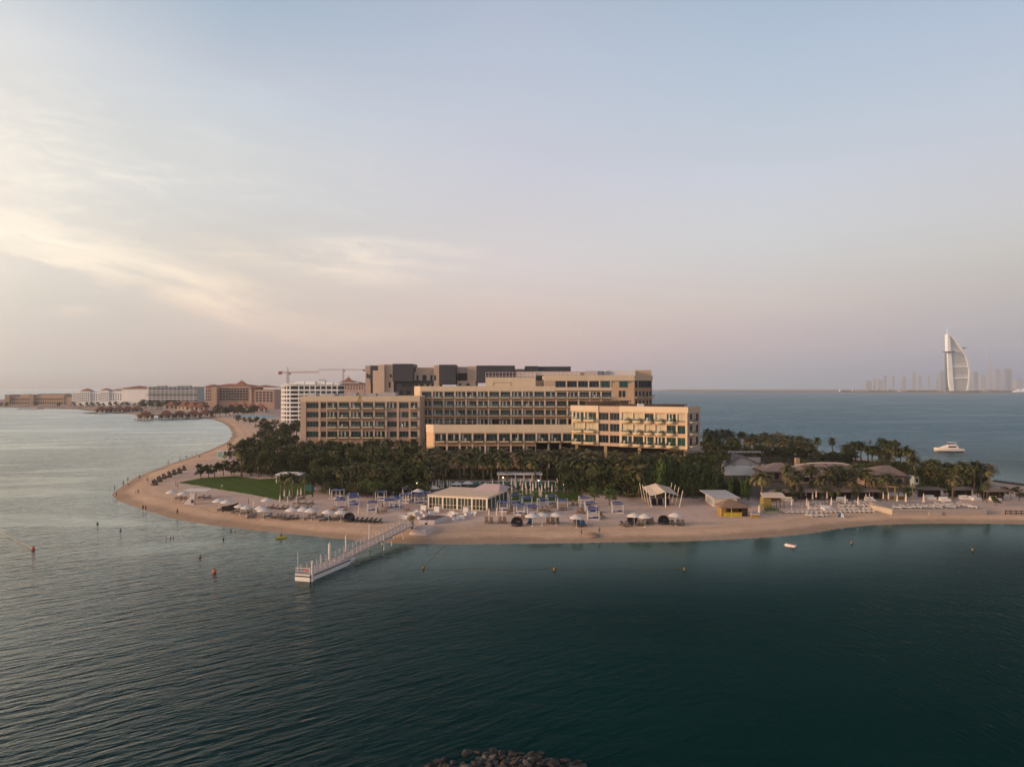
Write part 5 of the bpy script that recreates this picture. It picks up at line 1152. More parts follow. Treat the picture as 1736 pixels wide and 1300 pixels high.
many([CAB],[(853.4,866.5),(874,854),(893.7,858.5),(920,860.5),(935,856),(953.6,862.8),(882,872),(902.4,873.5)],'navy-roofed white cabana between pavilion and pool parasols, %s','navy and white beach cabanas',(-.3,.3),(1.0,1.12))
many([CAB],[(990.5,858),(1001,869),(1005.3,880),(1046.5,869)],'navy-roofed white cabana on open sand left of the tent pavilion, %s','navy and white beach cabanas',(-.12,.12),(1.05,1.15))
many([BAS],[(592.3,883),(876.5,890.5),(1072,887.5),(1124.5,887.5)],'round dark wicker daybed with a hood on the front beach, %s','hooded wicker daybeds',(-.4,.4),(1.15,1.25))
many([POD],[(262,822),(270,816.5),(278,811.5),(287,808.5),(295,804.5),(304,802),(312,797)],'peaked wicker pod in the dark row near the beach tip, %s','wicker pods near the beach tip',(-1.2,-.7),(.85,1.0))
many([LD,LDB],[(400,869,0),(415,871,0),(422,869.5,0),(429,874,0),(427,878,1),(455,877,1),(467,877.6,0),(473,877.6,0),(480,879,0),(487,880,0),(492,880,1),(499.6,880,0),(522.6,880,0),(530.7,874,0),(543.4,877.6,0),(549,883,1),(555,882,1),(568.7,880.5,0),(574.5,880.5,0),(384,866,1),(376,865,1)],'dark lounger in the front beach row left of the pier, %s','dark sun loungers',(-1.0,-.5),(1.05,1.2))
many([LD],[(459,861.5),(467,862.6),(477.4,862.6),(484,863),(493,863.4),(502,862.6),(511,863),(519,862.6),(524,863.8)],'dark sun lounger in the row behind the left parasols, %s','dark sun loungers',(-1,-.6),(1.05,1.2))
many([LD],[(482,848),(490,847.4),(498,846.4),(512,845.8),(503,854),(514.6,854.6),(526,854.8)],'dark sun lounger by the right corner of the lawn, %s','dark sun loungers',(-.9,-.4),(1.05,1.2))
many([LD],[(304.6,845),(311.5,846.5),(342.6,844),(351.8,845)],'dark sun lounger near the white lookout chair, %s','dark sun loungers',(-1,-.5),(1.05,1.2))
many([LK],[(602,884),(610.4,884.2),(618,884.5),(625.7,885),(633,885.5),(641,886.3)],'black sun lounger in the neat diagonal row left of the pier, %s','black sun loungers',(-1.05,-.95),(1.1,1.15))
many([LB_,LDB],[(825,886.3,0),(833.2,886.3,0),(847.6,886.3,0),(855.7,886.3,0),(898,888,1),(929.4,887,0),(937.5,887,0),(945,886.3,0),(975.5,890.3,0),(981.3,891,1),(989.3,891.4,1)],'lounge chair on the front beach right of the pier, %s','lounge chairs on the front beach',(-.2,.2),(1.2,1.35))
many([LB_],[(868,866),(862,871),(906,863),(930,867),(940,860),(962,858),(1000,862),(1014,868),(1020,877),(652,868),(640,870),(690,866),(585,866),(565,866),(915.6,867),(921.4,867),(950,864),(957,864),(971,856),(980,856),(980,869.5),(988,869.5),(885.7,880)],'brown lounge chair between the cabanas, %s','lounge chairs between cabanas',(-.4,.4),(1.15,1.3))
many([LD,LB_],[(1056,891,0),(1062,891.6,0),(1081,889.7,0),(1089,889.7,0),(1094,887,1),(1100.4,887,1),(1105.5,886.5,1),(1141,889,0),(1148.5,889,0),(1156,889.7,0)],'dark lounger under the parasols before the tent pavilion, %s','dark sun loungers',(-.5,.5),(1.1,1.25))
WLR=(.55,.85)
many([LW],[(1332+8.0*i,869.4-.1*i) for i in range(19)],'white sun lounger in the front row of the right beach, %s','white sun loungers',WLR,(.95,1.05))
many([LW],[(1371,875),(1379,875),(1389,874.6),(1397,874.4)],'white sun lounger set forward of the front row, %s','white sun loungers',WLR,(.95,1.05))
many([LW],[(1378.7,863.4),(1386,863),(1425.7,863.4),(1433,863),(1441.4,863.4),(1449,863),(1469,863),(1477,863),(1486.5,862.7)],'white sun lounger in the second row of the right beach, %s','white sun loungers',WLR,(.95,1.05))
many([LW],[(1355,858.6),(1363,858.4),(1387,858.4),(1394,858),(1425.7,858),(1435,858),(1444,858),(1460.7,857.4),(1467,857.4),(1473.6,858),(1485,857.6),(1495,857.5)],'white sun lounger in the third row of the right beach, %s','white sun loungers',WLR,(.95,1.05))
many([LW],[(1374,853.8),(1384,853.6),(1392,853),(1416,852.6),(1428.5,852.8),(1437,852.6),(1453.4,852.8),(1462,852.6),(1483.8,853.7),(1491,853)],'white sun lounger in the rear row of the right beach, %s','white sun loungers',WLR,(.95,1.05))
many([SOF],[(681,878),(687,879),(696,873),(705,869.5),(705.5,873.5),(717,869.5),(722.7,875),(732,870.5),(731,874),(712.5,879),(750,878),(756,877.5),(765,872),(766.5,875),(771.5,874.5),(772.4,882),(779,878.5),(781.7,880.5),(787,876.5),(794.6,873),(802.8,872.5)],'white sofa on the sand before the glass pavilion, %s','white sofas before the glass pavilion',(-1.2,1.2),(.8,1.0))
# ------------------------------------------------------------------ single beach structures
def at(name,label,cat,px,py,rz=0.0,group=None):
    x,y,z=G(px,py); return thing(name,label,cat,(x,y,z),rz,group),x,y,z
WGL=glassmat('pavilion_glass',(.07,.075,.06))
# glass pavilion
xa,ya,za=G(726.8,861); xb,yb,zb_=G(825.7,866); ang=math.atan2(yb-ya,xb-xa); L=math.hypot(xb-xa,yb-ya); D=17.0
r=thing('glass_pavilion','white framed glass pavilion with a flat cream roof in the middle of the beach','pavilion',(xa,ya,PLAT),ang)
b=MB(); H=3.0; PW=mat('pavilion_white',(.70,.60,.48),.7,.05,1)
for i in range(5): x=L*i/4; b.box(x-.16,x+.16,-.12,.12,-.3,H,PW)
for i in range(1,6): y=D*i/5; b.box(L-.15,L+.15,y-.15,y+.15,-.3,H,PW); b.box(-.15,.15,y-.15,y+.15,-.3,H,PW)
b.box(-.2,L+.2,-.15,.15,H+.002,H+.38,PW); b.box(L-.15,L+.2,.152,D,H+.002,H+.38,PW); b.box(-.2,.15,.152,D,H+.002,H+.38,PW); b.box(0,L,-.1,.1,-.3,.12,PW); b.build('frame',r)
for i in range(4):
    for j in range(4):
        w_=(L/4-.36)/4; o=MB(); o.box(0,w_-.12,-.02,.02,.13,H-.02,WGL); o.box(w_-.118,w_,-.05,.05,.13,H-.02,PW); o.box(0,w_-.12,-.04,-.022,1.05,1.12,PW); o.build('glass_door',r,(L*i/4+.18+w_*j,0,0))
for i in range(5):
    o=MB(); o.box(-.02,.02,D*i/5+.2,D*(i+1)/5-.2,.13,H-.02,WGL); o.build('glass_panel',r,(L,0,0))
b=MB(); b.box(-.35,L+.35,-.3,D,H+.383,H+.55,mat('pavilion_roof',(.60,.46,.33),.9,.12,.5)); b.build('roof',r)
b=MB(); b.add([(L*.45,D*.62,H+.56),(L*.98,D*.62,H+.56),(L*1.0,D*1.25,H+.56),(L*.5,D*1.25,H+.56),(L*.60,D*.98,H+1.9),(L*.88,D*.98,H+1.9)],[(0,1,5,4),(1,2,5),(2,3,4,5),(3,0,4)],mat('raised_roof',(.55,.40,.36),.9,.1,.5)); b.build('raised_roof',r)
for i,(px,py) in enumerate([(719.4,865),(742,867),(791,868.5)]):
    r,x,y,z=at('planter_box','white cube planter in front of the glass pavilion, %s of three'%nth(i,3),'planter',px,py,ang,'white cube planters'); b=MB(); b.box(-.7,.7,-.7,.7,0,1.35,WHITE); b.box(-.72,.72,-.72,.72,1.352,1.5,WHITE); b.build('box',r); b=MB(); b.box(-.6,.6,-.6,.6,1.503,1.56,mat('planter_soil',(.05,.035,.025),.9,.2,3)); b.build('soil',r)
# cream tent pavilion with slanted posts
xa,ya,za=G(1104.8,859.5); xb=G(1151,859.5)[0]; W_=xb-xa; D=14.0; r=thing('tent_pavilion','open cream canvas tent pavilion with slanted white posts and a ridged roof','tent',((xa+xb)/2,ya,PLAT)); TEN=mat('tent_canvas',(.66,.52,.40),.85,.05,.6)
b=MB(); hw=W_/2; n=8; vs=[]
for i in range(n+1):
    v=i/n
    for j,(x,z) in enumerate(((-hw-.25,3.05),(-hw*.5,3.55),(0,4.1),(hw*.5,3.55),(hw+.25,3.05))): vs.append((x,-.3+v*(D+.3),z+.55*v-.28*math.sin(v*math.pi)*(1 if j%2 else .4)))
b.add(vs,[(i*5+j,i*5+j+1,(i+1)*5+j+1,(i+1)*5+j) for i in range(n) for j in range(4)],TEN); b.build('canopy',r)
for i in range(4):
    y=D*i/3
    for sx in (-1,1): o=MB(); o.tube((sx*hw,y,-.3),(sx*(hw+.95),y-.3,4.5+.3*(i>0)),.10,.08,PW,6); o.build('post',r)
o=MB(); o.tube((0,-.25,-.3),(0,-.25,4.0),.16,.13,PW,8); o.build('post',r)
o=MB(); o.tube((0,D,-.3),(0,D,4.5),.14,.12,PW,8); o.build('post',r)
for i,x in enumerate((-2.4,-.7,1.1)):
    t=thing('lounge_pod','dark tall-backed seat inside the tent pavilion, %s of three'%nth(i,3),'seat',((xa+xb)/2+x,ya+3.5,PLAT),0,'seats in the tent pavilion'); b=MB(); b.box(-.6,.6,-.6,.6,0,.45,DKC); b.build('seat',t); b=MB(); b.box(-.6,.6,.45,.6,.452,1.9,DKC).box(-.6,-.5,-.4,.448,.452,1.5,DKC).box(.5,.6,-.4,.448,.452,1.5,DKC); b.build('backrest',t)
# pool with raised teal edge, pool bar, white pavilion on the lawn
PT=mat('pool_tile',(.012,.048,.045),.25,.25,2,spec=.6); PWAT=mat('pool_water',(.05,.17,.17),.05,.1,.5,spec=.6)
xa,ya,_=G(700,829); xb=G(985,829)[0]; r=thing('swimming_pool','long raised swimming pool with teal tiled wall behind the parasols','pool',((xa+xb)/2,ya,PLAT)); hw=(xb-xa)/2
b=MB(); b.box(-hw,hw,0,.4,-.2,1.4,PT); b.box(-hw,-hw+.4,.402,9,-.2,1.4,PT); b.box(hw-.4,hw,.402,9,-.2,1.4,PT); b.box(-hw+.402,hw-.402,8.6,9,-.2,1.4,PT); b.build('wall',r)
b=MB(); b.box(-hw+.41,hw-.41,.41,8.59,.7,1.3,PWAT); b.build('water',r); b=MB(); b.box(-hw-.1,hw+.1,9.01,10,-.2,1.46,mat('coping_stone',(.42,.36,.31),.8,.1,1)); b.build('coping',r)
poolY=ya
r,x,y,z=at('pool_bar','white flat-roofed pool bar with pale columns behind the pool','bar',881,820); W_=77*y/F; hw=W_/2
y0=max(0,poolY+11-y); b=MB(); b.box(-hw,hw,y0-.5,y0+5,3.0,3.5,WHITE); b.box(-hw+.6,-hw*.35,y0-1.4,y0-.501,3.15,3.4,WHITE); b.build('roof',r)
for i in range(6): o=MB(); o.box(-.2,.2,-.2,.2,-.2,2.998,CREAMC); o.build('column',r,(-hw+.6+(W_-1.2)*i/5,y0,0))
b=MB(); b.box(-hw+.9,hw-.9,y0+2.5,y0+4.8,-.2,2.6,mat('bar_wall',(.30,.18,.15),.85,.15,1)); b.build('wall',r); b=MB(); b.box(-hw+1.2,hw-1.6,y0+.4,y0+1.1,-.2,1.75,PINKW); b.build('counter',r)
r,x,y,z=at('garden_gazebo','white flat-topped gazebo on the lawn among palms','gazebo',489.5,819); W_=45*y/F; hw=W_/2
b=MB(); b.box(-hw,hw,-.2,4.4,2.6,3.0,WHITE); b.hip(-hw,hw,-.2,4.4,3.02,3.6,CANV,None,.01); b.build('roof',r)
for sx in (-.92,-.3,.3,.92):
    for yy in (.1,4.1): o=MB(); o.box(-.14,.14,-.14,.14,-.1,2.598,WHITE); o.build('post',r,(sx*hw,yy,0))
r,x,y,z=at('teal_kiosk','small teal-sided hut behind the lawn palms','hut',525.5,832); b=MB(); b.box(-1,1,-.9,.9,-.1,2.3,mat('teal_paint',(.02,.16,.17),.7,.1,1)); b.build('wall',r); b=MB(); b.hip(-1.2,1.2,-1.1,1.1,2.45,3.0,BROWNW); b.build('roof',r)
# white lookout, long sun shade, windbreak, beach kiosk on the left
r,x,y,z=at('lookout_chair','white sloping lifeguard lookout with a flag pole on the left beach','lifeguard chair',325,855); b=MB()
b.add([(-2.2,-.5,0),(.8,-.5,0),(1.1,-.5,2.6),(.2,-.5,2.6),(-2.2,.8,0),(.8,.8,0),(1.1,.8,2.6),(.2,.8,2.6)],[(0,1,2,3),(7,6,5,4),(0,3,7,4),(1,5,6,2),(3,2,6,7),(0,4,5,1)],PINKW); b.build('ramp',r)
b=MB(); b.box(.15,1.15,-.55,.85,2.602,3.1,PINKW); b.build('seat',r); b=MB(); b.box(.1,.8,-.53,-.502,.5,1.4,BROWNW); b.build('hatch',r); b=MB(); b.tube((-.2,0,1.5),(-.3,0,4.2),.06,.05,POLE,6); b.build('flag_pole',r)
r,x,y,z=at('beach_awning','long flat white sun shade on posts behind the lookout chair','sun shade',334,843,-.12); b=MB(); b.add([(-3.5,-1.4,2.1),(3.6,-1.6,2.0),(3.8,1.6,2.3),(-3.0,1.6,2.4),(-3.5,-1.4,2.16),(3.6,-1.6,2.06),(3.8,1.6,2.36),(-3.0,1.6,2.46)],[(3,2,1,0),(4,5,6,7),(0,1,5,4),(1,2,6,5),(2,3,7,6),(3,0,4,7)],CANV); b.build('canopy',r)
for q_ in ((-3,-1.2),(3.2,-1.3),(3.4,1.3),(-2.6,1.3)): o=MB(); o.tube((0,0,-.1),(0,0,2.08),.05,.05,POLE,6); o.build('post',r,(*q_,0))
r,x,y,z=at('beached_boat','dark wooden boat hull standing on the sand among parasols','boat',390,865.5,.5); b=MB(); cols=[]
for t in range(9):
    u=t/8; w_=.85*math.sin(math.pi*min(1,u*.8+.12))**.7; zz_=1.2+.7*u*u; X=-2+4.2*u; cols.append([(X,-w_,zz_),(X,-w_*.55,.25+.5*u**4),(X,0,.05+.7*u**5),(X,w_*.55,.25+.5*u**4),(X,w_,zz_),(X,w_*.85,zz_-.12),(X,0,.4+.6*u**5),(X,-w_*.85,zz_-.12)])
loft(b,cols,WICK); b.build('hull',r); b=MB(); 
for X in (-1,.3): b.box(X,X+.3,-.6,.6,.95,1.02,WICKL)
b.build('thwart',r)
r,x,y,z=at('beach_kiosk','pale beach kiosk with a flat roof under trees by the left bay','kiosk',380,778); b=MB(); b.box(-2.4,2.4,-1,2,-.1,3.4,mat('kiosk_wall',(.45,.42,.36),.8,.1,1)); b.build('wall',r); b=MB(); b.box(-2.9,2.9,-1.6,2.4,3.402,3.7,WHITE); b.build('roof',r); b=MB(); b.box(-2.2,-.6,-1.06,-1.002,1.0,2.9,mat('teal_sign',(.10,.32,.30),.6,.1,1)); b.build('sign_panel',r)
# stage box, torch plants and ramp at the head of the pier
xa,ya,za=G(709.8,888.5); xb,yb,_=G(736.7,888.5); r=thing('stage_platform','low white-skirted stage with a dark top at the head of the pier','stage',(xa,ya,za)); W_=xb-xa
b=MB(); P=[(0,0),(W_,0),(W_+2.6,6.5),(1.4,6.5)]; b.prism(P,-.2,1.0,PINKW); b.build('skirt',r); b=MB(); b.prism([(.2,.2),(W_-.1,.2),(W_+2.3,6.3),(1.6,6.3)],1.003,1.06,mat('stage_top',(.10,.07,.065),.8,.15,1)); b.build('top',r)
r,x,y,z=at('lamp_post','thin black lamp post with a small box in front of the stage','lamp post',724.5,893); b=MB(); b.tube((0,0,-.2),(0,0,3.4),.05,.04,BROWNW,6); b.build('post',r); b=MB(); b.box(-.55,.0,-.3,.3,-.1,.95,BROWNW); b.build('box',r); b=MB(); b.lathe([(.05,3.402),(.16,3.45),(.16,3.7),(.03,3.8)],BROWNW,8); b.build('lantern',r)
ya_=166.0
# pier
Ax,Ay=wpt(514,984,0); Bx,By,Bz=G(693,902); ang=math.atan2(By-Ay,Bx-Ax); L=math.hypot(Bx-Ax,By-Ay)
r=thing('pier','long white pier with braced railings running from the beach down to a floating landing','pier',(Ax,Ay,0),ang); hw=1.45; PWH=mat('pier_white',(.52,.46,.43),.7,.1,.6); PDK=mat('pier_deck',(.40,.33,.30),.85,.12,.8)
Lp=13.5; z1=1.15
def dz(u): return z1+.05+(Bz+1.75-z1)*max(0,(u-Lp*.75)/(L-Lp*.75))**1.0
b=MB(); b.add([(-.2,-hw,.0),(Lp*.9,-hw,.0),(Lp*1.12,-hw,.62),(Lp*1.12,-hw,z1),(-.2,-hw,z1),(-.2,hw,.0),(Lp*.9,hw,.0),(Lp*1.12,hw,.62),(Lp*1.12,hw,z1),(-.2,hw,z1)],[(0,1,2,3,4),(9,8,7,6,5),(0,4,9,5),(1,6,7,2),(2,7,8,3),(3,8,9,4),(0,5,6,1)],WHITE); b.build('floating_landing',r)
b=MB(); b.box(-.26,Lp,-hw-.05,hw+.05,z1-.42,z1-.22,mat('rubber_fender',(.03,.025,.022),.8,.1,1)); b.box(-.22,Lp*1.1,-hw+.02,hw-.02,z1+.003,z1+.05,PDK); b.build('fender_and_deck',r)
b=MB(); n=20; vs=[]
for i in range(n+1):
    u=Lp*.75+(L-Lp*.75)*i/n; z=dz(u)+.06; vs+=[(u,-hw+.1,z-.35),(u,hw-.1,z-.35),(u,hw-.1,z),(u,-hw+.1,z)]
fs=[(i*4+j,i*4+(j+1)%4,(i+1)*4+(j+1)%4,(i+1)*4+j) for i in range(n) for j in range(4)]+[(3,2,1,0),(n*4,n*4+1,n*4+2,n*4+3)]
b.add(vs,fs,PDK); b.build('gangway_deck',r)
for sy in (-1,1):
    b=MB(); n=26; prev=None; y=sy*(hw-.08)
    for i in range(n+1):
        u=L*i/n; z=dz(u); b.bar((u,y,z-.2),(u,y,z+1.15),.06,PWH)
        if prev:
            u0_,z0_=prev
            for hh in (1.15,.7,.1): b.bar((u0_,y,z0_+hh),(u,y,z+hh),.05,PWH)
            b.bar((u0_,y,z0_+.1),(u,y,z+1.15),.045,PWH) if i%2 else b.bar((u0_,y,z0_+1.15),(u,y,z+.1),.045,PWH)
        prev=(u,z)
    b.build('railing',r)
for (u,y,zt_,rr_) in ((.2,-hw-.3,3.1,.22),(11.0,hw+.05,3.9,.26),(17.0,hw+.1,4.2,.18),(26.5,hw+.2,4.8,.15),(26.5,-hw-.2,2.6,.14)):
    o=MB(); o.tube((0,0,-2),(0,0,zt_),rr_,rr_,PWH,10); o.lathe([(rr_,zt_+.003),(.04,zt_+.5)],PWH,10); o.build('pile',r,(u,y,0))
for (u,y,zt_) in ((.4,hw-.2,4.7),(3.6,-hw+.25,3.9)): o=MB(); o.tube((0,0,z1),(0,0,zt_),.07,.06,PWH,6); o.build('light_pole',r,(u,y,0))
b=MB(); b.box(0,.06,-hw+.1,hw-.1,z1+.95,z1+1.05,PWH); b.box(0,.06,-hw+.1,hw-.1,z1+.5,z1+.56,PWH); b.box(.02,.05,-.9,-.2,z1+.45,z1+.95,mat('red_sign',(.35,.06,.06),.6,.05,1)); b.build('end_gate',r)
for u in (31.0,36.5):
    for y in (-1.1,1.1): o=MB(); o.tube((0,0,-1.5),(0,0,dz(u)-.31),.14,.14,PWH,7); o.build('trestle_leg',r,(u,y,0))
x,y,z=G(718,901); r=thing('sand_ramp','pale sloping concrete ramp beside the head of the pier','ramp',(x,y,z),ang); b=MB(); b.add([(-3.5,-2.2,-.2),(2.6,-2.2,-.2),(2.6,-1.6,1.0),(-2.6,-1.6,.9),(-3.0,2.2,-.2),(3.2,2.2,-.2),(2.6,1.6,1.15),(-2.2,1.6,1.05)],[(0,1,2,3),(7,6,5,4),(3,2,6,7),(0,3,7,4),(1,5,6,2),(0,4,5,1)],mat('ramp_concrete',(.48,.38,.34),.9,.12,.8)); b.build('slab',r)
x,y,z=G(698.5,896); r=thing('potted_plant','yellowish bushy potted plant at the top of the pier','plant',(x,y,z+1.1)); q=random.Random(3); b=MB()
for i in range(160): leafquad(b,rv(q,.75*q.random()**.4)+Vector((0,0,1.2)),q,.4,.1,leafmat('yellow_leaf',(.20,.13,.02),(.34,.25,.05)) if i==0 else MATS['yellow_leaf'])
b.build('foliage',r); b=MB(); b.lathe([(.3,-1.1),(.42,.5),(.35,.55)],BROWNW,8); b.build('pot',r)
# ------------------------------------------------------------------ right side: storage box, yellow kiosk, bamboo hut, restaurant, shelters, deck, pergola
xa,ya,_=G(1209.8,858.5); r=thing('storage_hut','pale flat-roofed storage hut left of the yellow kiosk','hut',(xa,ya,PLAT)); b=MB(); W_=6.2
b.box(0,W_,0,9,-.1,2.3,mat('hut_wall',(.50,.40,.33),.85,.12,.8)); b.build('wall',r); b=MB(); b.add([(-.5,-.4,2.32),(W_+.6,-.4,2.32),(W_+.2,11.5,2.75),(-1.0,11.5,2.75),(-.5,-.4,2.52),(W_+.6,-.4,2.52),(W_+.2,11.5,2.95),(-1.0,11.5,2.95)],[(3,2,1,0),(4,5,6,7),(0,1,5,4),(1,2,6,5),(2,3,7,6),(3,0,4,7)],mat('hut_roof',(.42,.41,.42),.8,.12,.5)); b.build('roof',r); b=MB(); b.box(-.06,-.002,.6,6,.4,1.9,GREYW); b.build('shutter',r)
THA=mat('thatch',(.20,.135,.095),.95,.3,2.0,bump=.4); YEL=mat('yellow_board',(.48,.36,.03),.7,.12,1); OCH=mat('ochre_wall',(.30,.17,.04),.8,.15,1); BAM=mat('bamboo',(.42,.30,.13),.7,.15,3)
xa,ya,_=G(1222,875.5); r=thing('yellow_kiosk','yellow beach kiosk under a peaked brown thatch roof','kiosk',(xa,ya,PLAT)); W_=7.0
b=MB(); b.box(.2,1.4,.4,4,-.1,2.3,OCH); b.box(1.402,5.4,3,4,-.1,2.3,OCH); b.box(5.402,6.8,.6,4,-.1,2.3,BROWNW); b.build('wall',r); b=MB(); b.box(.9,5.2,.1,.5,-.1,1.0,YEL); b.box(.7,5.4,.0,.6,1.002,1.12,OCH); b.build('counter',r)
b=MB(); b.add([(-.5,-.8,2.3),(W_*.35,-1.2,2.25),(W_+.5,-.8,2.3),(W_+.5,5,2.4),(-.5,5,2.4),(W_*.42,2.2,4.1),(W_*.25,1.8,3.9)],[(0,1,6),(1,5,6),(1,2,5),(2,3,5),(3,4,6,5),(4,0,6)],THA); b.build('roof',r)
for x in (-.2,2.4,W_+.2): o=MB(); o.tube((0,0,-.1),(0,0,2.3),.08,.07,BAM,6); o.build('post',r,(x,-.7,0))
r,x,y,z=at('side_table','small orange-brown counter with a pale top beside the yellow kiosk','counter',1279,877); b=MB(); b.box(-.9,.9,-.5,.5,0,.8,OCH); b.build('body',r); b=MB(); b.box(-1,1,-.6,.6,.802,.9,WHITE); b.build('top',r)
many([FOL],[(1286.5,876)],'folded cream parasol beside the orange-brown counter%.0s','folded parasols at the right beach',(0,1),(1.1,1.1))
r,x,y,z=at('stone_planter','round stone-edged planter with boulders by the bamboo hut','planter',1306,868); b=MB(); b.lathe([(2.6,-.2),(2.5,.5),(2.0,.55)],mat('planter_stone',(.36,.29,.19),.9,.2,2),14); b.build('edge',r); b=MB(); q=random.Random(8)
for i in range(120): leafquad(b,Vector((q.uniform(-1.8,1.8),q.uniform(-1.8,1.8),.6+q.random()*.4)),q,.5,.14,LG3)
b.build('foliage',r)
r,x,y,z=at('bamboo_hut','open bamboo hut with a flat pale roof beside the spreading palm','hut',1311,861); b=MB(); b.box(-2.6,-.6,0,3,-.1,2.6,mat('bamboo_wall',(.26,.19,.06),.85,.2,3)); b.build('wall',r); b=MB(); b.add([(-3.2,-.8,2.9),(3.0,-.8,2.8),(3.4,3.4,3.5),(-2.4,3.4,3.6),(-3.2,-.8,3.1),(3.0,-.8,3.0),(3.4,3.4,3.7),(-2.4,3.4,3.8)],[(3,2,1,0),(4,5,6,7),(0,1,5,4),(1,2,6,5),(2,3,7,6),(3,0,4,7)],CREAMC); b.build('roof',r)
for x in (.6,1.6,2.6): o=MB(); o.tube((0,0,-.1),(0,0,2.78),.09,.09,BROWNW,6); o.build('post',r,(x,-.5,0))
# restaurant: long curved brown roof and two hipped roofs
BRT=mat('brown_roof_tile',(.235,.17,.145),.95,.28,1.6,bump=.4); RW=mat('restaurant_wall',(.30,.20,.15),.85,.15,.6)
Y=258.0; r=thing('restaurant_building','long brown-roofed restaurant with a gently curved ridge behind the palms','building',(fx(1405,Y),Y,PLAT)); w=Rel(r); b=MB()
xs=[1330,1350,1368,1385,1405,1425,1440,1458,1478]; zr=[799,791,787,785.2,784.6,784.8,786,790,797]; vs=[]
for px,py in zip(xs,zr): x=fx(px,Y); vs+=[(x,Y-4,fz(803,Y)-.6),(x,Y+5,fz(py,Y+5)),(x,Y+14,fz(803,Y))]
b.add(vs,[(i*3+j,(i+1)*3+j,(i+1)*3+j+1,i*3+j+1) for i in range(8) for j in range(2)],BRT); w.part(b,'roof'); b=MB()
for i in range(1,7): b.tube((fx(xs[i],Y),Y+5,fz(zr[i],Y+5)+.06),(fx(xs[i+1],Y),Y+5,fz(zr[i+1],Y+5)+.06),.22,.22,CREAMC,5)
w.part(b,'ridge'); b=MB(); b.box(fx(1333,Y),fx(1475,Y),Y-2.5,Y+12,PLAT-.2,fz(804,Y)-.4,RW); w.part(b,'wall')
f=place(w.facade((fx(1333,Y),Y-2.55),(fx(1475,Y),Y-2.55)))
for i in range(9): f.window(1.5+i*3.0,PLAT+.4,2.2,2.4,GLASSD,0)
b=MB(); b.box(fx(1366.5,Y),fx(1373,Y),Y+9,Y+11,4,fz(780.5,Y),RW); w.part(b,'chimney')
def hiproof(px0,px1,pe,pa,pxa,Y,name,label,dep,pb,extra=None):
    r=thing(name,label,'building',(fx((px0+px1)/2,Y),Y,PLAT)); w=Rel(r); x0,x1=fx(px0,Y),fx(px1,Y); ze=fz(pe,Y); xa=fx(pxa,Y+dep/2); zA=fz(pa,Y+dep/2); b=MB()
    b.add([(x0,Y,ze),(x1,Y,ze-.3),(x1,Y+dep,ze),(x0,Y+dep,ze),(xa-1.2,Y+dep/2,zA),(xa+1.2,Y+dep/2,zA)],[(0,1,5,4),(1,2,5),(2,3,4,5),(3,0,4)],BRT); b.prism([(x0,Y),(x1,Y),(x1,Y+dep),(x0,Y+dep)],ze-.5,ze-.302,BROWNW); w.part(b,'roof')
    b=MB(); b.box(x0+1,x1-1,Y+1,Y+dep-1,PLAT-.2,ze-.51,RW); w.part(b,'wall'); f=place(w.facade((x0+1,Y+.95),(x1-1,Y+.95)))
    n=max(2,int((x1-x0)/3)); 
    for i in range(n): f.window(.6+i*(x1-x0-3)/n,PLAT+.4,1.6,2.2,GLASSD,0)
    return r,w
hiproof(1294,1344,799,783.7,1320,262,'restaurant_annex','small building with a low brown hipped roof left of the long restaurant',13,0)
r,w=hiproof(1474,1541,805,788.5,1502,244,'restaurant_annex','square building with a brown hipped roof and brick wall right of the restaurant',15,0)
b=MB(); x0=fx(1540.8,246); b.box(x0,x0+1.6,243,247,PLAT-.2,fz(806.5,245),mat('mint_wall',(.42,.45,.40),.8,.08,1)); b.box(x0+.5,x0+1.3,242.96,242.999,fz(816,245),fz(809.5,245),GLASSG); w.part(b,'porch')
# white gabled house behind the thicket
Y=278.0; r=thing('gabled_house','white house with a pale grey gable and a parapet wall pierced by openings','house',(fx(1262,Y),Y,PLAT)); w=Rel(r); GW=mat('house_wall',(.46,.39,.36),.85,.08,.4); GR=mat('house_roof',(.22,.18,.18),.85,.15,.6)
x0,x1=fx(1233,Y),fx(1291,Y); xm=fx(1260,Y); b=MB(); b.box(x0-1,x1+2,Y+.5,Y+12,PLAT-.2,fz(789,Y),WROT); b.add([(x0,Y+.4,fz(789,Y)),(x1,Y+.4,fz(789,Y)),(xm,Y+.4,fz(774.5,Y)),(x0,Y+.9,fz(789,Y)),(x1,Y+.9,fz(789,Y)),(xm,Y+.9,fz(774.5,Y))],[(0,1,2),(5,4,3)],GW); w.part(b,'wall')
b=MB(); zr=fz(773.8,Y); b.add([(x0-.6,Y-.4,fz(790,Y)),(xm,Y-.4,zr),(x1+.6,Y-.4,fz(790,Y)),(x0-.6,Y+12.5,fz(790,Y)),(xm,Y+12.5,zr),(x1+.6,Y+12.5,fz(790,Y)),(x0-.6,Y-.4,fz(790,Y)+.3),(xm,Y-.4,zr+.35),(x1+.6,Y-.4,fz(790,Y)+.3),(x0-.6,Y+12.5,fz(790,Y)+.3),(xm,Y+12.5,zr+.35),(x1+.6,Y+12.5,fz(790,Y)+.3)],[(0,3,4,1),(1,4,5,2),(6,7,10,9),(7,8,11,10),(0,1,7,6),(1,2,8,7),(0,6,9,3),(2,5,11,8)],GR); w.part(b,'roof')
b=MB(); Yp=Y+16; 
for i in range(9): x=fx(1236+6.6*i,Yp); b.box(x-.3,x+.3,Yp,Yp+.5,8,fz(766.5,Yp),GW)
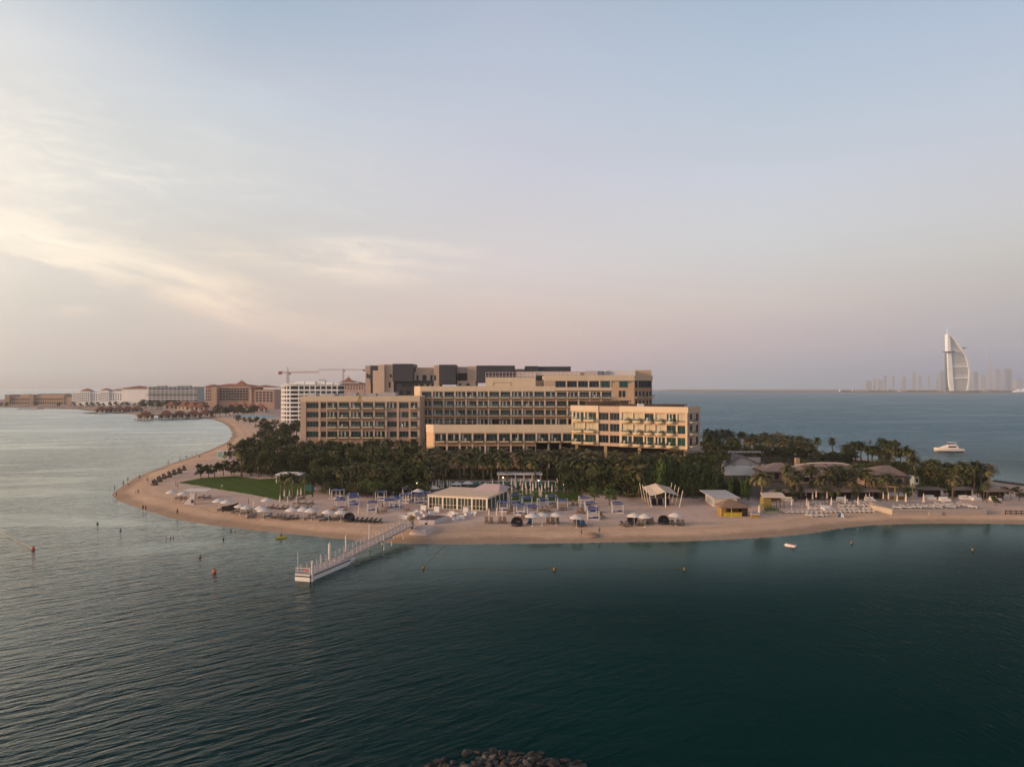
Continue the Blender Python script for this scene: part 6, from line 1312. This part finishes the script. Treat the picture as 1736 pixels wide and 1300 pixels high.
b.box(fx(1234.5,Yp),fx(1290,Yp),Yp-.02,Yp+.52,fz(766.5,Yp)+.002,fz(764.6,Yp),GW); b.box(fx(1236,Yp),fx(1288,Yp),Yp+1.5,Yp+1.6,8,fz(766.5,Yp),BROWNW); b.box(fx(1235,Yp),fx(1289,Yp),Yp-.02,Yp+.52,PLAT,fz(775,Yp),GW); w.part(b,'parapet_screen')  # includes a dark sheet added behind the openings to keep them dark
f=place(w.facade((x0-1,Y+.45),(x1+2,Y+.45)))
for u in (3,9,12.5): f.window(u,PLAT+3.4,1.0,1.2,GLASSD,0,v=-.01)
# thatched shelters
SHP=thing('thatched_shelter','s','shelter'); b=MB(); b.hip(-3.6,3.6,-1.9,1.9,2.5,3.15,mat('dry_thatch',(.165,.125,.105),.95,.3,2.0,bump=.4),None,.16); b.build('roof',SHP)
for x in (-3.2,0,3.2):
    for y in (-1.6,1.6): o=MB(); o.tube((0,0,-.1),(0,0,2.335),.09,.08,BROWNW,6); o.build('post',SHP,(x,y,0))
b=MB(); b.box(-3.1,3.1,1.45,1.55,0,2.3,mat('reed_screen',(.045,.03,.024),.9,.25,3)); b.build('screen',SHP); SHP=Kind(SHP)
pts=[(1326,848),(1374,847),(1427,846.5),(1474,846.5),(1579,843),(1632,843),(1688,846)]
for i,(px,py) in enumerate(pts): x,y,z=G(px,py); SHP.put((x,y,z),R.uniform(-.06,.06),(1.0,1,1.0),'dark thatched shelter on posts behind the white loungers, %s'%nth(i,7),'thatched shelters')
DB=thing('double_daybed','d','daybed'); b=MB(); b.box(-1.1,1.1,-1,1,0,.35,PINKW); b.build('base',DB); b=MB(); b.box(-1.05,1.05,-.95,.95,.353,.6,CANV); b.box(-1,1,.5,.85,.602,.95,CANV); b.build('mattress',DB); DB=Kind(DB)
for i,(px,py) in enumerate([(1329,846),(1336,849),(1427,849),(1474,849),(1577,846),(1601,849),(1634,846),(1652,847),(1686,848),(1402,865)]): x,y,z=G(px,py); DB.put((x,y,z),R.uniform(-.2,.2),1.15,'white double daybed by the thatched shelters, %s'%nth(i,9) if i<9 else 'white double daybed standing among the white loungers','white double daybeds')
# deck terrace and its loungers, pergola
DKM=mat('deck_board',(.34,.275,.24),.85,.14,1.2); xa,ya,_=G(1512,873); xb=G(1672,873)[0]; r=thing('deck_terrace','long raised pale timber deck with a step in its front at the right beach','deck',(xa,ya,PLAT)); W_=xb-xa
b=MB(); b.box(0,W_,0,13,-.8,1.15,DKM); b.build('platform',r); b=MB(); b.add([(-2.6,8,-.3),(-.01,0,-.3),(-.01,0,1.1),(-2.0,8,1.1),(-.01,8,-.3),(-.01,8,1.1)],[(0,1,2,3),(1,4,5,2),(3,2,5),(0,3,5,4)],mat('deck_cream',(.42,.33,.25),.85,.1,1)); b.build('end_panel',r)
b=MB(); b.box(W_*.38,W_*.52,-.4,-.003,-.8,.55,DKM); b.box(.3,W_*.36,-.05,-.003,.5,.56,BROWNW); b.build('step',r)
q=random.Random(4); k=0; pts=sorted([(1522,862),(1531,861),(1538,862),(1545,860.5),(1553,861),(1561,860),(1568,859.5),(1575,861),(1581,859),(1588,861),(1595,858.6),(1602,858.5),(1611,860.6),(1618,858.5),(1627,857.6),(1632,855.5),(1640,859),(1649,860),(1604,856),(1590,856.5)])
for i,(px,py) in enumerate(pts): x,y=wpt(px,py,2.36); LW.put((x,max(y,ya+1.2),2.36),R.uniform(.5,1.4),R.uniform(1.05,1.2),'white lounger on the raised timber deck, %s'%nth(i,len(pts)),'white sun loungers')
many([FOL],[(1535.3,858),(1565.3,859)],'folded cream parasol at the bamboo pergola, %s of two','folded parasols at the right beach',(0,1),(1.25,1.3))
x,y,z=G(1557,857); r=thing('bamboo_pergola','open bamboo pergola frame over a low seating box behind the deck','pergola',(x,y+14,PLAT)); b=MB(); Hh=3.7
C4=[(-4.6,3.5),(.6,5.0),(4.6,-2.0),(-1.2,-3.6)]
for i in range(4): a=C4[i]; c=C4[(i+1)%4]; b.bar((*a,Hh),(*c,Hh),.16,BAM)
b.bar((*C4[0],Hh+.12),(*C4[2],Hh+.12),.10,BAM); b.build('top_frame',r)
for a in C4: o=MB(); o.tube((0,0,-.1),(0,0,Hh+.1),.11,.10,BAM,6); o.build('post',r,(*a,0))
b=MB(); b.box(-3.4,2.6,-2.4,2.2,0,.9,mat('bamboo_box',(.24,.14,.05),.85,.2,3)); b.build('seating_box',r); b=MB(); b.box(-3.2,2.4,-2.2,2,.903,1.1,CANV); b.build('cushion',r)
# far right: log fence, scrubby tree, low breakwater
x,y,z=G(1704,872); r=thing('log_fence','low dark log fence on the sand at the far right','fence',(x,y,z),-.05); b=MB()
for i in range(8): b.tube((i*1.3,0,-.1),(i*1.3,0,1.1),.12,.1,BROWNW,6)
for h_ in (.45,.95): b.tube((-.2,-.14,h_),(9.4,-.14,h_),.11,.11,BROWNW,6)
b.build('rails',r)
row([BUSH[0]],[(1727,849)],(4,4.2),'scrubby dark tree on the sand at the right frame edge%.0s','trees at the right edge'); row([BUSH[3]],[(1699,846)],(3.6,4),'small dark tree beside the last thatched shelter%.0s','trees at the right edge'); row([BUSH[3]],[(1688,857)],(2.8,3),'tiny young tree on open sand near the right edge%.0s','trees at the right edge')
b=MB(); q=random.Random(6)
for i in range(60): 
    px=1685+i*1.1; x,y=wpt(px,816.5+(px-1685)*.13,.3); b.lathe([(q.uniform(.5,1.0),-.6),(q.uniform(.6,1.1),.3),(q.uniform(.2,.5),q.uniform(.6,1.0)),(0,1.0)],MATS['dark_rock'],6,(x,y))
tag(b.build('breakwater'),'low dark rock breakwater along the back shore at the right','breakwater',None,'stuff')
r,x,y,z=at('beach_ball_umbrella','small blue and white beach tent on the sand before the white loungers','beach tent',1426,876); b=MB()
for i in range(6):
    a,c=i*1.047,(i+1)*1.047; b.add([(math.cos(a)*1.0,math.sin(a)*.9,0),(math.cos(c)*1.0,math.sin(c)*.9,0),(math.cos(c)*.7,math.sin(c)*.6,.8),(math.cos(a)*.7,math.sin(a)*.6,.8),(0,0,1.25)],[(0,1,2,3),(3,2,4)],TOWB if i%2 else CANV)
b.build('shell',r); r.name='beach_tent'
# sand pile
x,y,z=G(1003,909); b=MB(); q=random.Random(2); b.lathe([(2.0,-.1),(1.7,.2),(.9,.55),(.2,.7),(0,.72)],mat('dug_sand',(.24,.165,.12),.95,.25,2),12); o=b.build('sand_pile',None,(x,y,z)); tag(o,'dark heap of dug sand near the water right of centre','sand pile')
# street lamps lit at dusk, by the pool
LMP=mat('lamp_glow',(1,.85,.55),.5,0,emit=((1,.78,.42),4.0))
for i,(px,py,h_) in enumerate([(707,838,3.2),(853,833.5,4.2),(913,833,3.2),(956,834,2.0)]):
    r,x,y,z=at('garden_lamp','lit garden lamp beside the pool, %s of four'%nth(i,4),'lamp',px,py,0,'lit garden lamps'); b=MB(); b.tube((0,0,0),(0,0,h_),.05,.04,POLE,6); b.build('post',r); b=MB(); b.lathe([(.05,h_+.003),(.2,h_+.12),(.2,h_+.3),(.03,h_+.4)],LMP,8); b.build('lamp_head',r)
# ------------------------------------------------------------------ on the water: yacht, float boat, kayak, buoys, float line, rocks
x,y=wpt(1607,765.5); r=thing('motor_yacht','white motor yacht with a flybridge cruising off the back shore','yacht',(x,y,0),math.pi); GEL=mat('gelcoat',(.78,.66,.58),.25,.04,.3,spec=.5); b=MB(); cols=[]
for t in range(11):
    u=t/10; X=-7.2+14.6*u; w_=2.2*(1-max(0,(u-.45)/.55)**2.2)**.8+.02; zt_=1.55+.75*u**1.6; cols.append([(X,-w_,zt_),(X,-w_*.9,.5+.4*u**3),(X*.97,0,-.6+.9*u**4),(X,w_*.9,.5+.4*u**3),(X,w_,zt_)])
loft(b,cols,GEL); b.build('hull',r); b=MB(); cols=[]
for X,w_,zt_ in ((-4.5,1.6,3.2),(-3.5,1.7,3.45),(0,1.7,3.4),(1.6,1.5,3.1),(4.0,1.0,2.3)): zb=1.5+.03*max(0,X)**1.6; cols.append([(X,-w_,zb),(X,-w_*.8,zt_),(X,w_*.8,zt_),(X,w_,zb)])
loft(b,cols,GEL); b.build('cabin',r); b=MB(); b.box(-3.2,.8,-1.72,-1.66,2.3,2.95,GLASSD); b.box(-3.2,.8,1.66,1.72,2.3,2.95,GLASSD); b.build('window_band',r)
b=MB(); b.box(-3.6,.2,-1.3,1.3,3.42,3.7,GEL); b.box(-.2,.1,-1.1,1.1,3.702,4.2,GLASSD); b.build('flybridge',r); b=MB(); b.box(-3.0,-.4,-1.2,1.2,4.9,5.0,GEL); b.build('hardtop',r)
for q_ in ((-2.8,-1),(-2.8,1),(-.6,-1),(-.6,1)): o=MB(); o.bar((0,0,3.7),(0,0,4.9),.06,GEL); o.build('hardtop_post',r,(*q_,0))
b=MB(); b.bar((-3.6,0,3.5),(-4.3,0,5.0),.12,GEL); b.bar((-3.9,-.8,4.2),(-3.9,.8,4.2),.08,GEL); b.build('radar_mast',r); b=MB(); b.box(-8.0,-7.15,-1.8,1.8,.35,.5,GEL); b.build('swim_platform',r)
x,y=wpt(1340,925.5); r=thing('pedal_boat','small white pedal boat floating off the right beach','boat',(x,y,0),2.6)
for sy in (-1,1): b=MB(); b.path([(-1.1,sy*.55,.12),(-.9,sy*.55,.12),(.7,sy*.55,.15),(1.25,sy*.55,.32)],[.12,.24,.24,.06],GEL,8); b.build('float',r)
b=MB(); b.box(-.8,.6,-.5,.5,.3,.4,GEL); b.build('deck',r); b=MB(); b.box(-.5,0,-.45,.45,.403,.6,CUSH); b.box(-.62,-.5,-.45,.45,.403,1.0,CUSH); b.build('seat',r)
x,y=wpt(477,912); r=thing('kayak','small yellow kayak with a paddler off the left beach','kayak',(x,y,0),.6); b=MB(); b.path([(-1.5,0,.3),(-.8,0,.14),(0,0,.12),(.8,0,.14),(1.5,0,.3)],[.04,.26,.32,.26,.04],YEL,8); b.build('hull',r)
FIG[3].put((x,y,-.55),.6,1.0,'person in rust red sitting in the yellow kayak')
BUO=lambda px,py,m,rr_,label: (lambda p: tag((lambda b: b.lathe([(.04,-.25),(rr_*.8,-.1),(rr_,.15),(rr_*.85,.5),(rr_*.4,rr_*1.1+.2),(.05,rr_*1.3+.2)],m,12).tube((0,0,rr_*1.3+.18),(0,0,rr_*1.3+.45),.04,.03,BROWNW,5) and b)(MB()).build('buoy',None,(p[0],p[1],0)),label,'buoy'))(wpt(px,py))
OR=mat('orange_buoy',(.44,.12,.07),.5,.1,2); OY=mat('ochre_buoy',(.20,.115,.035),.5,.1,2)
BUO(57,931,OR,.36,'orange buoy at the far left of the water'); BUO(364,970,OR,.38,'orange buoy in the water left of the pier tip'); BUO(718,963,OY,.24,'ochre buoy at the left end of the float line'); BUO(940,966,OY,.27,'ochre buoy in the middle of the float line'); BUO(1160,966,OY,.23,'ochre buoy at the right end of the float line'); BUO(1443,921,OY,.24,'small ochre buoy nearest the right beach'); BUO(1648,933,OY,.25,'small ochre buoy at the right of the water')
ROPE=mat('float_rope',(.10,.085,.06),.8,.1,2); b=MB(); P=[]
for i in range(64):
    px=720+i*(1158-720)/63; x,y=wpt(px,964+1.5*math.sin(i*.35),.05); P.append((x,y,.05))
b.path(P,[.012]*64,ROPE,4)
for i in range(0,63): 
    if i%1==0: b.tube(P[i],tuple(Vector(P[i])+(Vector(P[i+1])-Vector(P[i]))*.25),.055,.055,ROPE,6)
tag(b.build('float_line'),'long line of small floats stretched between the three ochre buoys','float line')
b=MB(); P=[(*wpt(px,py,.05),.05) for px,py in ((719,961),(728,950),(738,939),(748,929),(756,923))]; b.path(P,[.03]*5,mat('tan_rope',(.34,.27,.17),.8,.1,2),5); tag(b.build('mooring_rope'),'pale rope running from the left ochre buoy to the beach','rope')
b=MB(); P=[(*wpt(px,py,.05),.05) for px,py in ((-60,885),(0,901),(30,916),(55,929))]; b.path(P,[.03]*4,mat('pale_rope',(.50,.44,.33),.8,.1,2),5); tag(b.build('mooring_rope'),'pale rope running from the left orange buoy out of frame','rope')
# rocks at the bottom edge
q=random.Random(12); RK=[mat('grey_rock',(.040,.039,.038),.9,.3,1.0,bump=.5),mat('pink_rock',(.056,.040,.034),.9,.3,1.0,bump=.5),mat('pale_rock',(.095,.085,.072),.9,.25,1.0,bump=.5)]
import bmesh
def rock(b,c,s,m):
    bm=bmesh.new()
    for i in range(13): v=rv(q); bm.verts.new((v.x*s[0]*q.uniform(.75,1.1),v.y*s[1]*q.uniform(.75,1.1),v.z*s[2]*q.uniform(.7,1.05)))
    r_=bmesh.ops.convex_hull(bm,input=bm.verts[:]); bmesh.ops.delete(bm,geom=[g for g in r_['geom_interior'] if isinstance(g,bmesh.types.BMVert)],context='VERTS')
    bm.verts.index_update(); b.add([(v.co.x+c[0],v.co.y+c[1],v.co.z+c[2]) for v in bm.verts],[tuple(v.index for v in f.verts) for f in bm.faces],m); bm.free()
WETR=mat('wet_rock',(.022,.018,.014),.6,.3,1.2); mound=MB()
for i in range(420):
    u=q.uniform(-1,1); x=u*8.8-.4; yf=70.4-3.3*u*u-.6*abs(u); y=yf-q.uniform(0,1)**.7*9
    if y>yf-2.0: rock(mound,(x,y,-.02),(q.uniform(.35,.75),q.uniform(.35,.7),q.uniform(.25,.45)),WETR)
    else: rock(mound,(x,y,min(1.0,(yf-y-2)*.28)-.2),(q.uniform(.4,.7),q.uniform(.4,.7),q.uniform(.3,.5)),WETR)
tag(mound.build('rubble_mound'),'dark wet rubble at the waterline of the rock heap at the bottom edge','rubble',None,'stuff')
bl=[]
for i in range(150):
    u=q.uniform(-1,1); x=u*8.6-.4; yf=68.9-3.0*u*u-.3*abs(u); d_=q.random()*5.5; bl.append((x,yf-d_,min(1.0,.12+d_*.25),q.uniform(.16,.40)))
bl.sort(key=lambda p:p[0]/p[1])
for i,(x,y,z,s) in enumerate(bl):
    m=q.choice([0,0,1,1,2]); b=MB(); rock(b,(0,0,0),(s*q.uniform(1.1,1.7),s*q.uniform(.9,1.3),s*q.uniform(.6,.9)),RK[m]); o=b.build('boulder',None,(x,y,z),q.random()*3); LATER.append((('grey','pinkish','pale')[m]+' boulder on the heap at the bottom edge, %s of its colour',tag(o,None,'rock','boulders at the bottom edge')))
# dark undergrowth below the garden trees
q=random.Random(17); b=MB(); ZN=[(400,545,792,812),(545,720,790,838),(720,1010,800,812),(960,1090,815,842),(1090,1262,820,845),(1190,1225,780,800),(1430,1550,788,798),(1548,1680,806,828)]
for (a,c,p0,p1) in ZN:
    for i in range(int((c-a)*3.2)):
        px=q.uniform(a,c); py=q.uniform(p0,p1); x,y=wpt(px,py,PLAT)
        if sdist([(x,y)],SOIL)[0]<1.5 or sdist([(x,y)],np.array(lp))[0]>-2: continue
        h_=q.uniform(.8,2.2); w_=q.uniform(.7,1.5); mm=q.choice([LG,LG,LG2])
        for k in range(14): leafquad(b,Vector((x+q.gauss(0,w_*.6),y+q.gauss(0,w_*.6),PLAT+h_*q.random())),q,q.uniform(.5,.95),q.uniform(.16,.3),mm)
tag(b.build('undergrowth'),'dark shrubby undergrowth below the trees of the hotel garden','undergrowth',None,'stuff')
from collections import defaultdict
gr=defaultdict(list)
for ph,o in LATER: gr[ph].append(o)
for ph,os_ in gr.items():
    os_.sort(key=lambda o:(o.location.x/o.location.y,-o.location.z))
    for i,o in enumerate(os_): o['label']=ph%nth(i,len(os_))
# prototypes that found no place
for o in [o for o in S.objects if o.get('label') in ('tree','palm','p','c','l','b','s','d','v','person')]:
    for c in list(o.children): bpy.data.objects.remove(c)
    bpy.data.objects.remove(o)
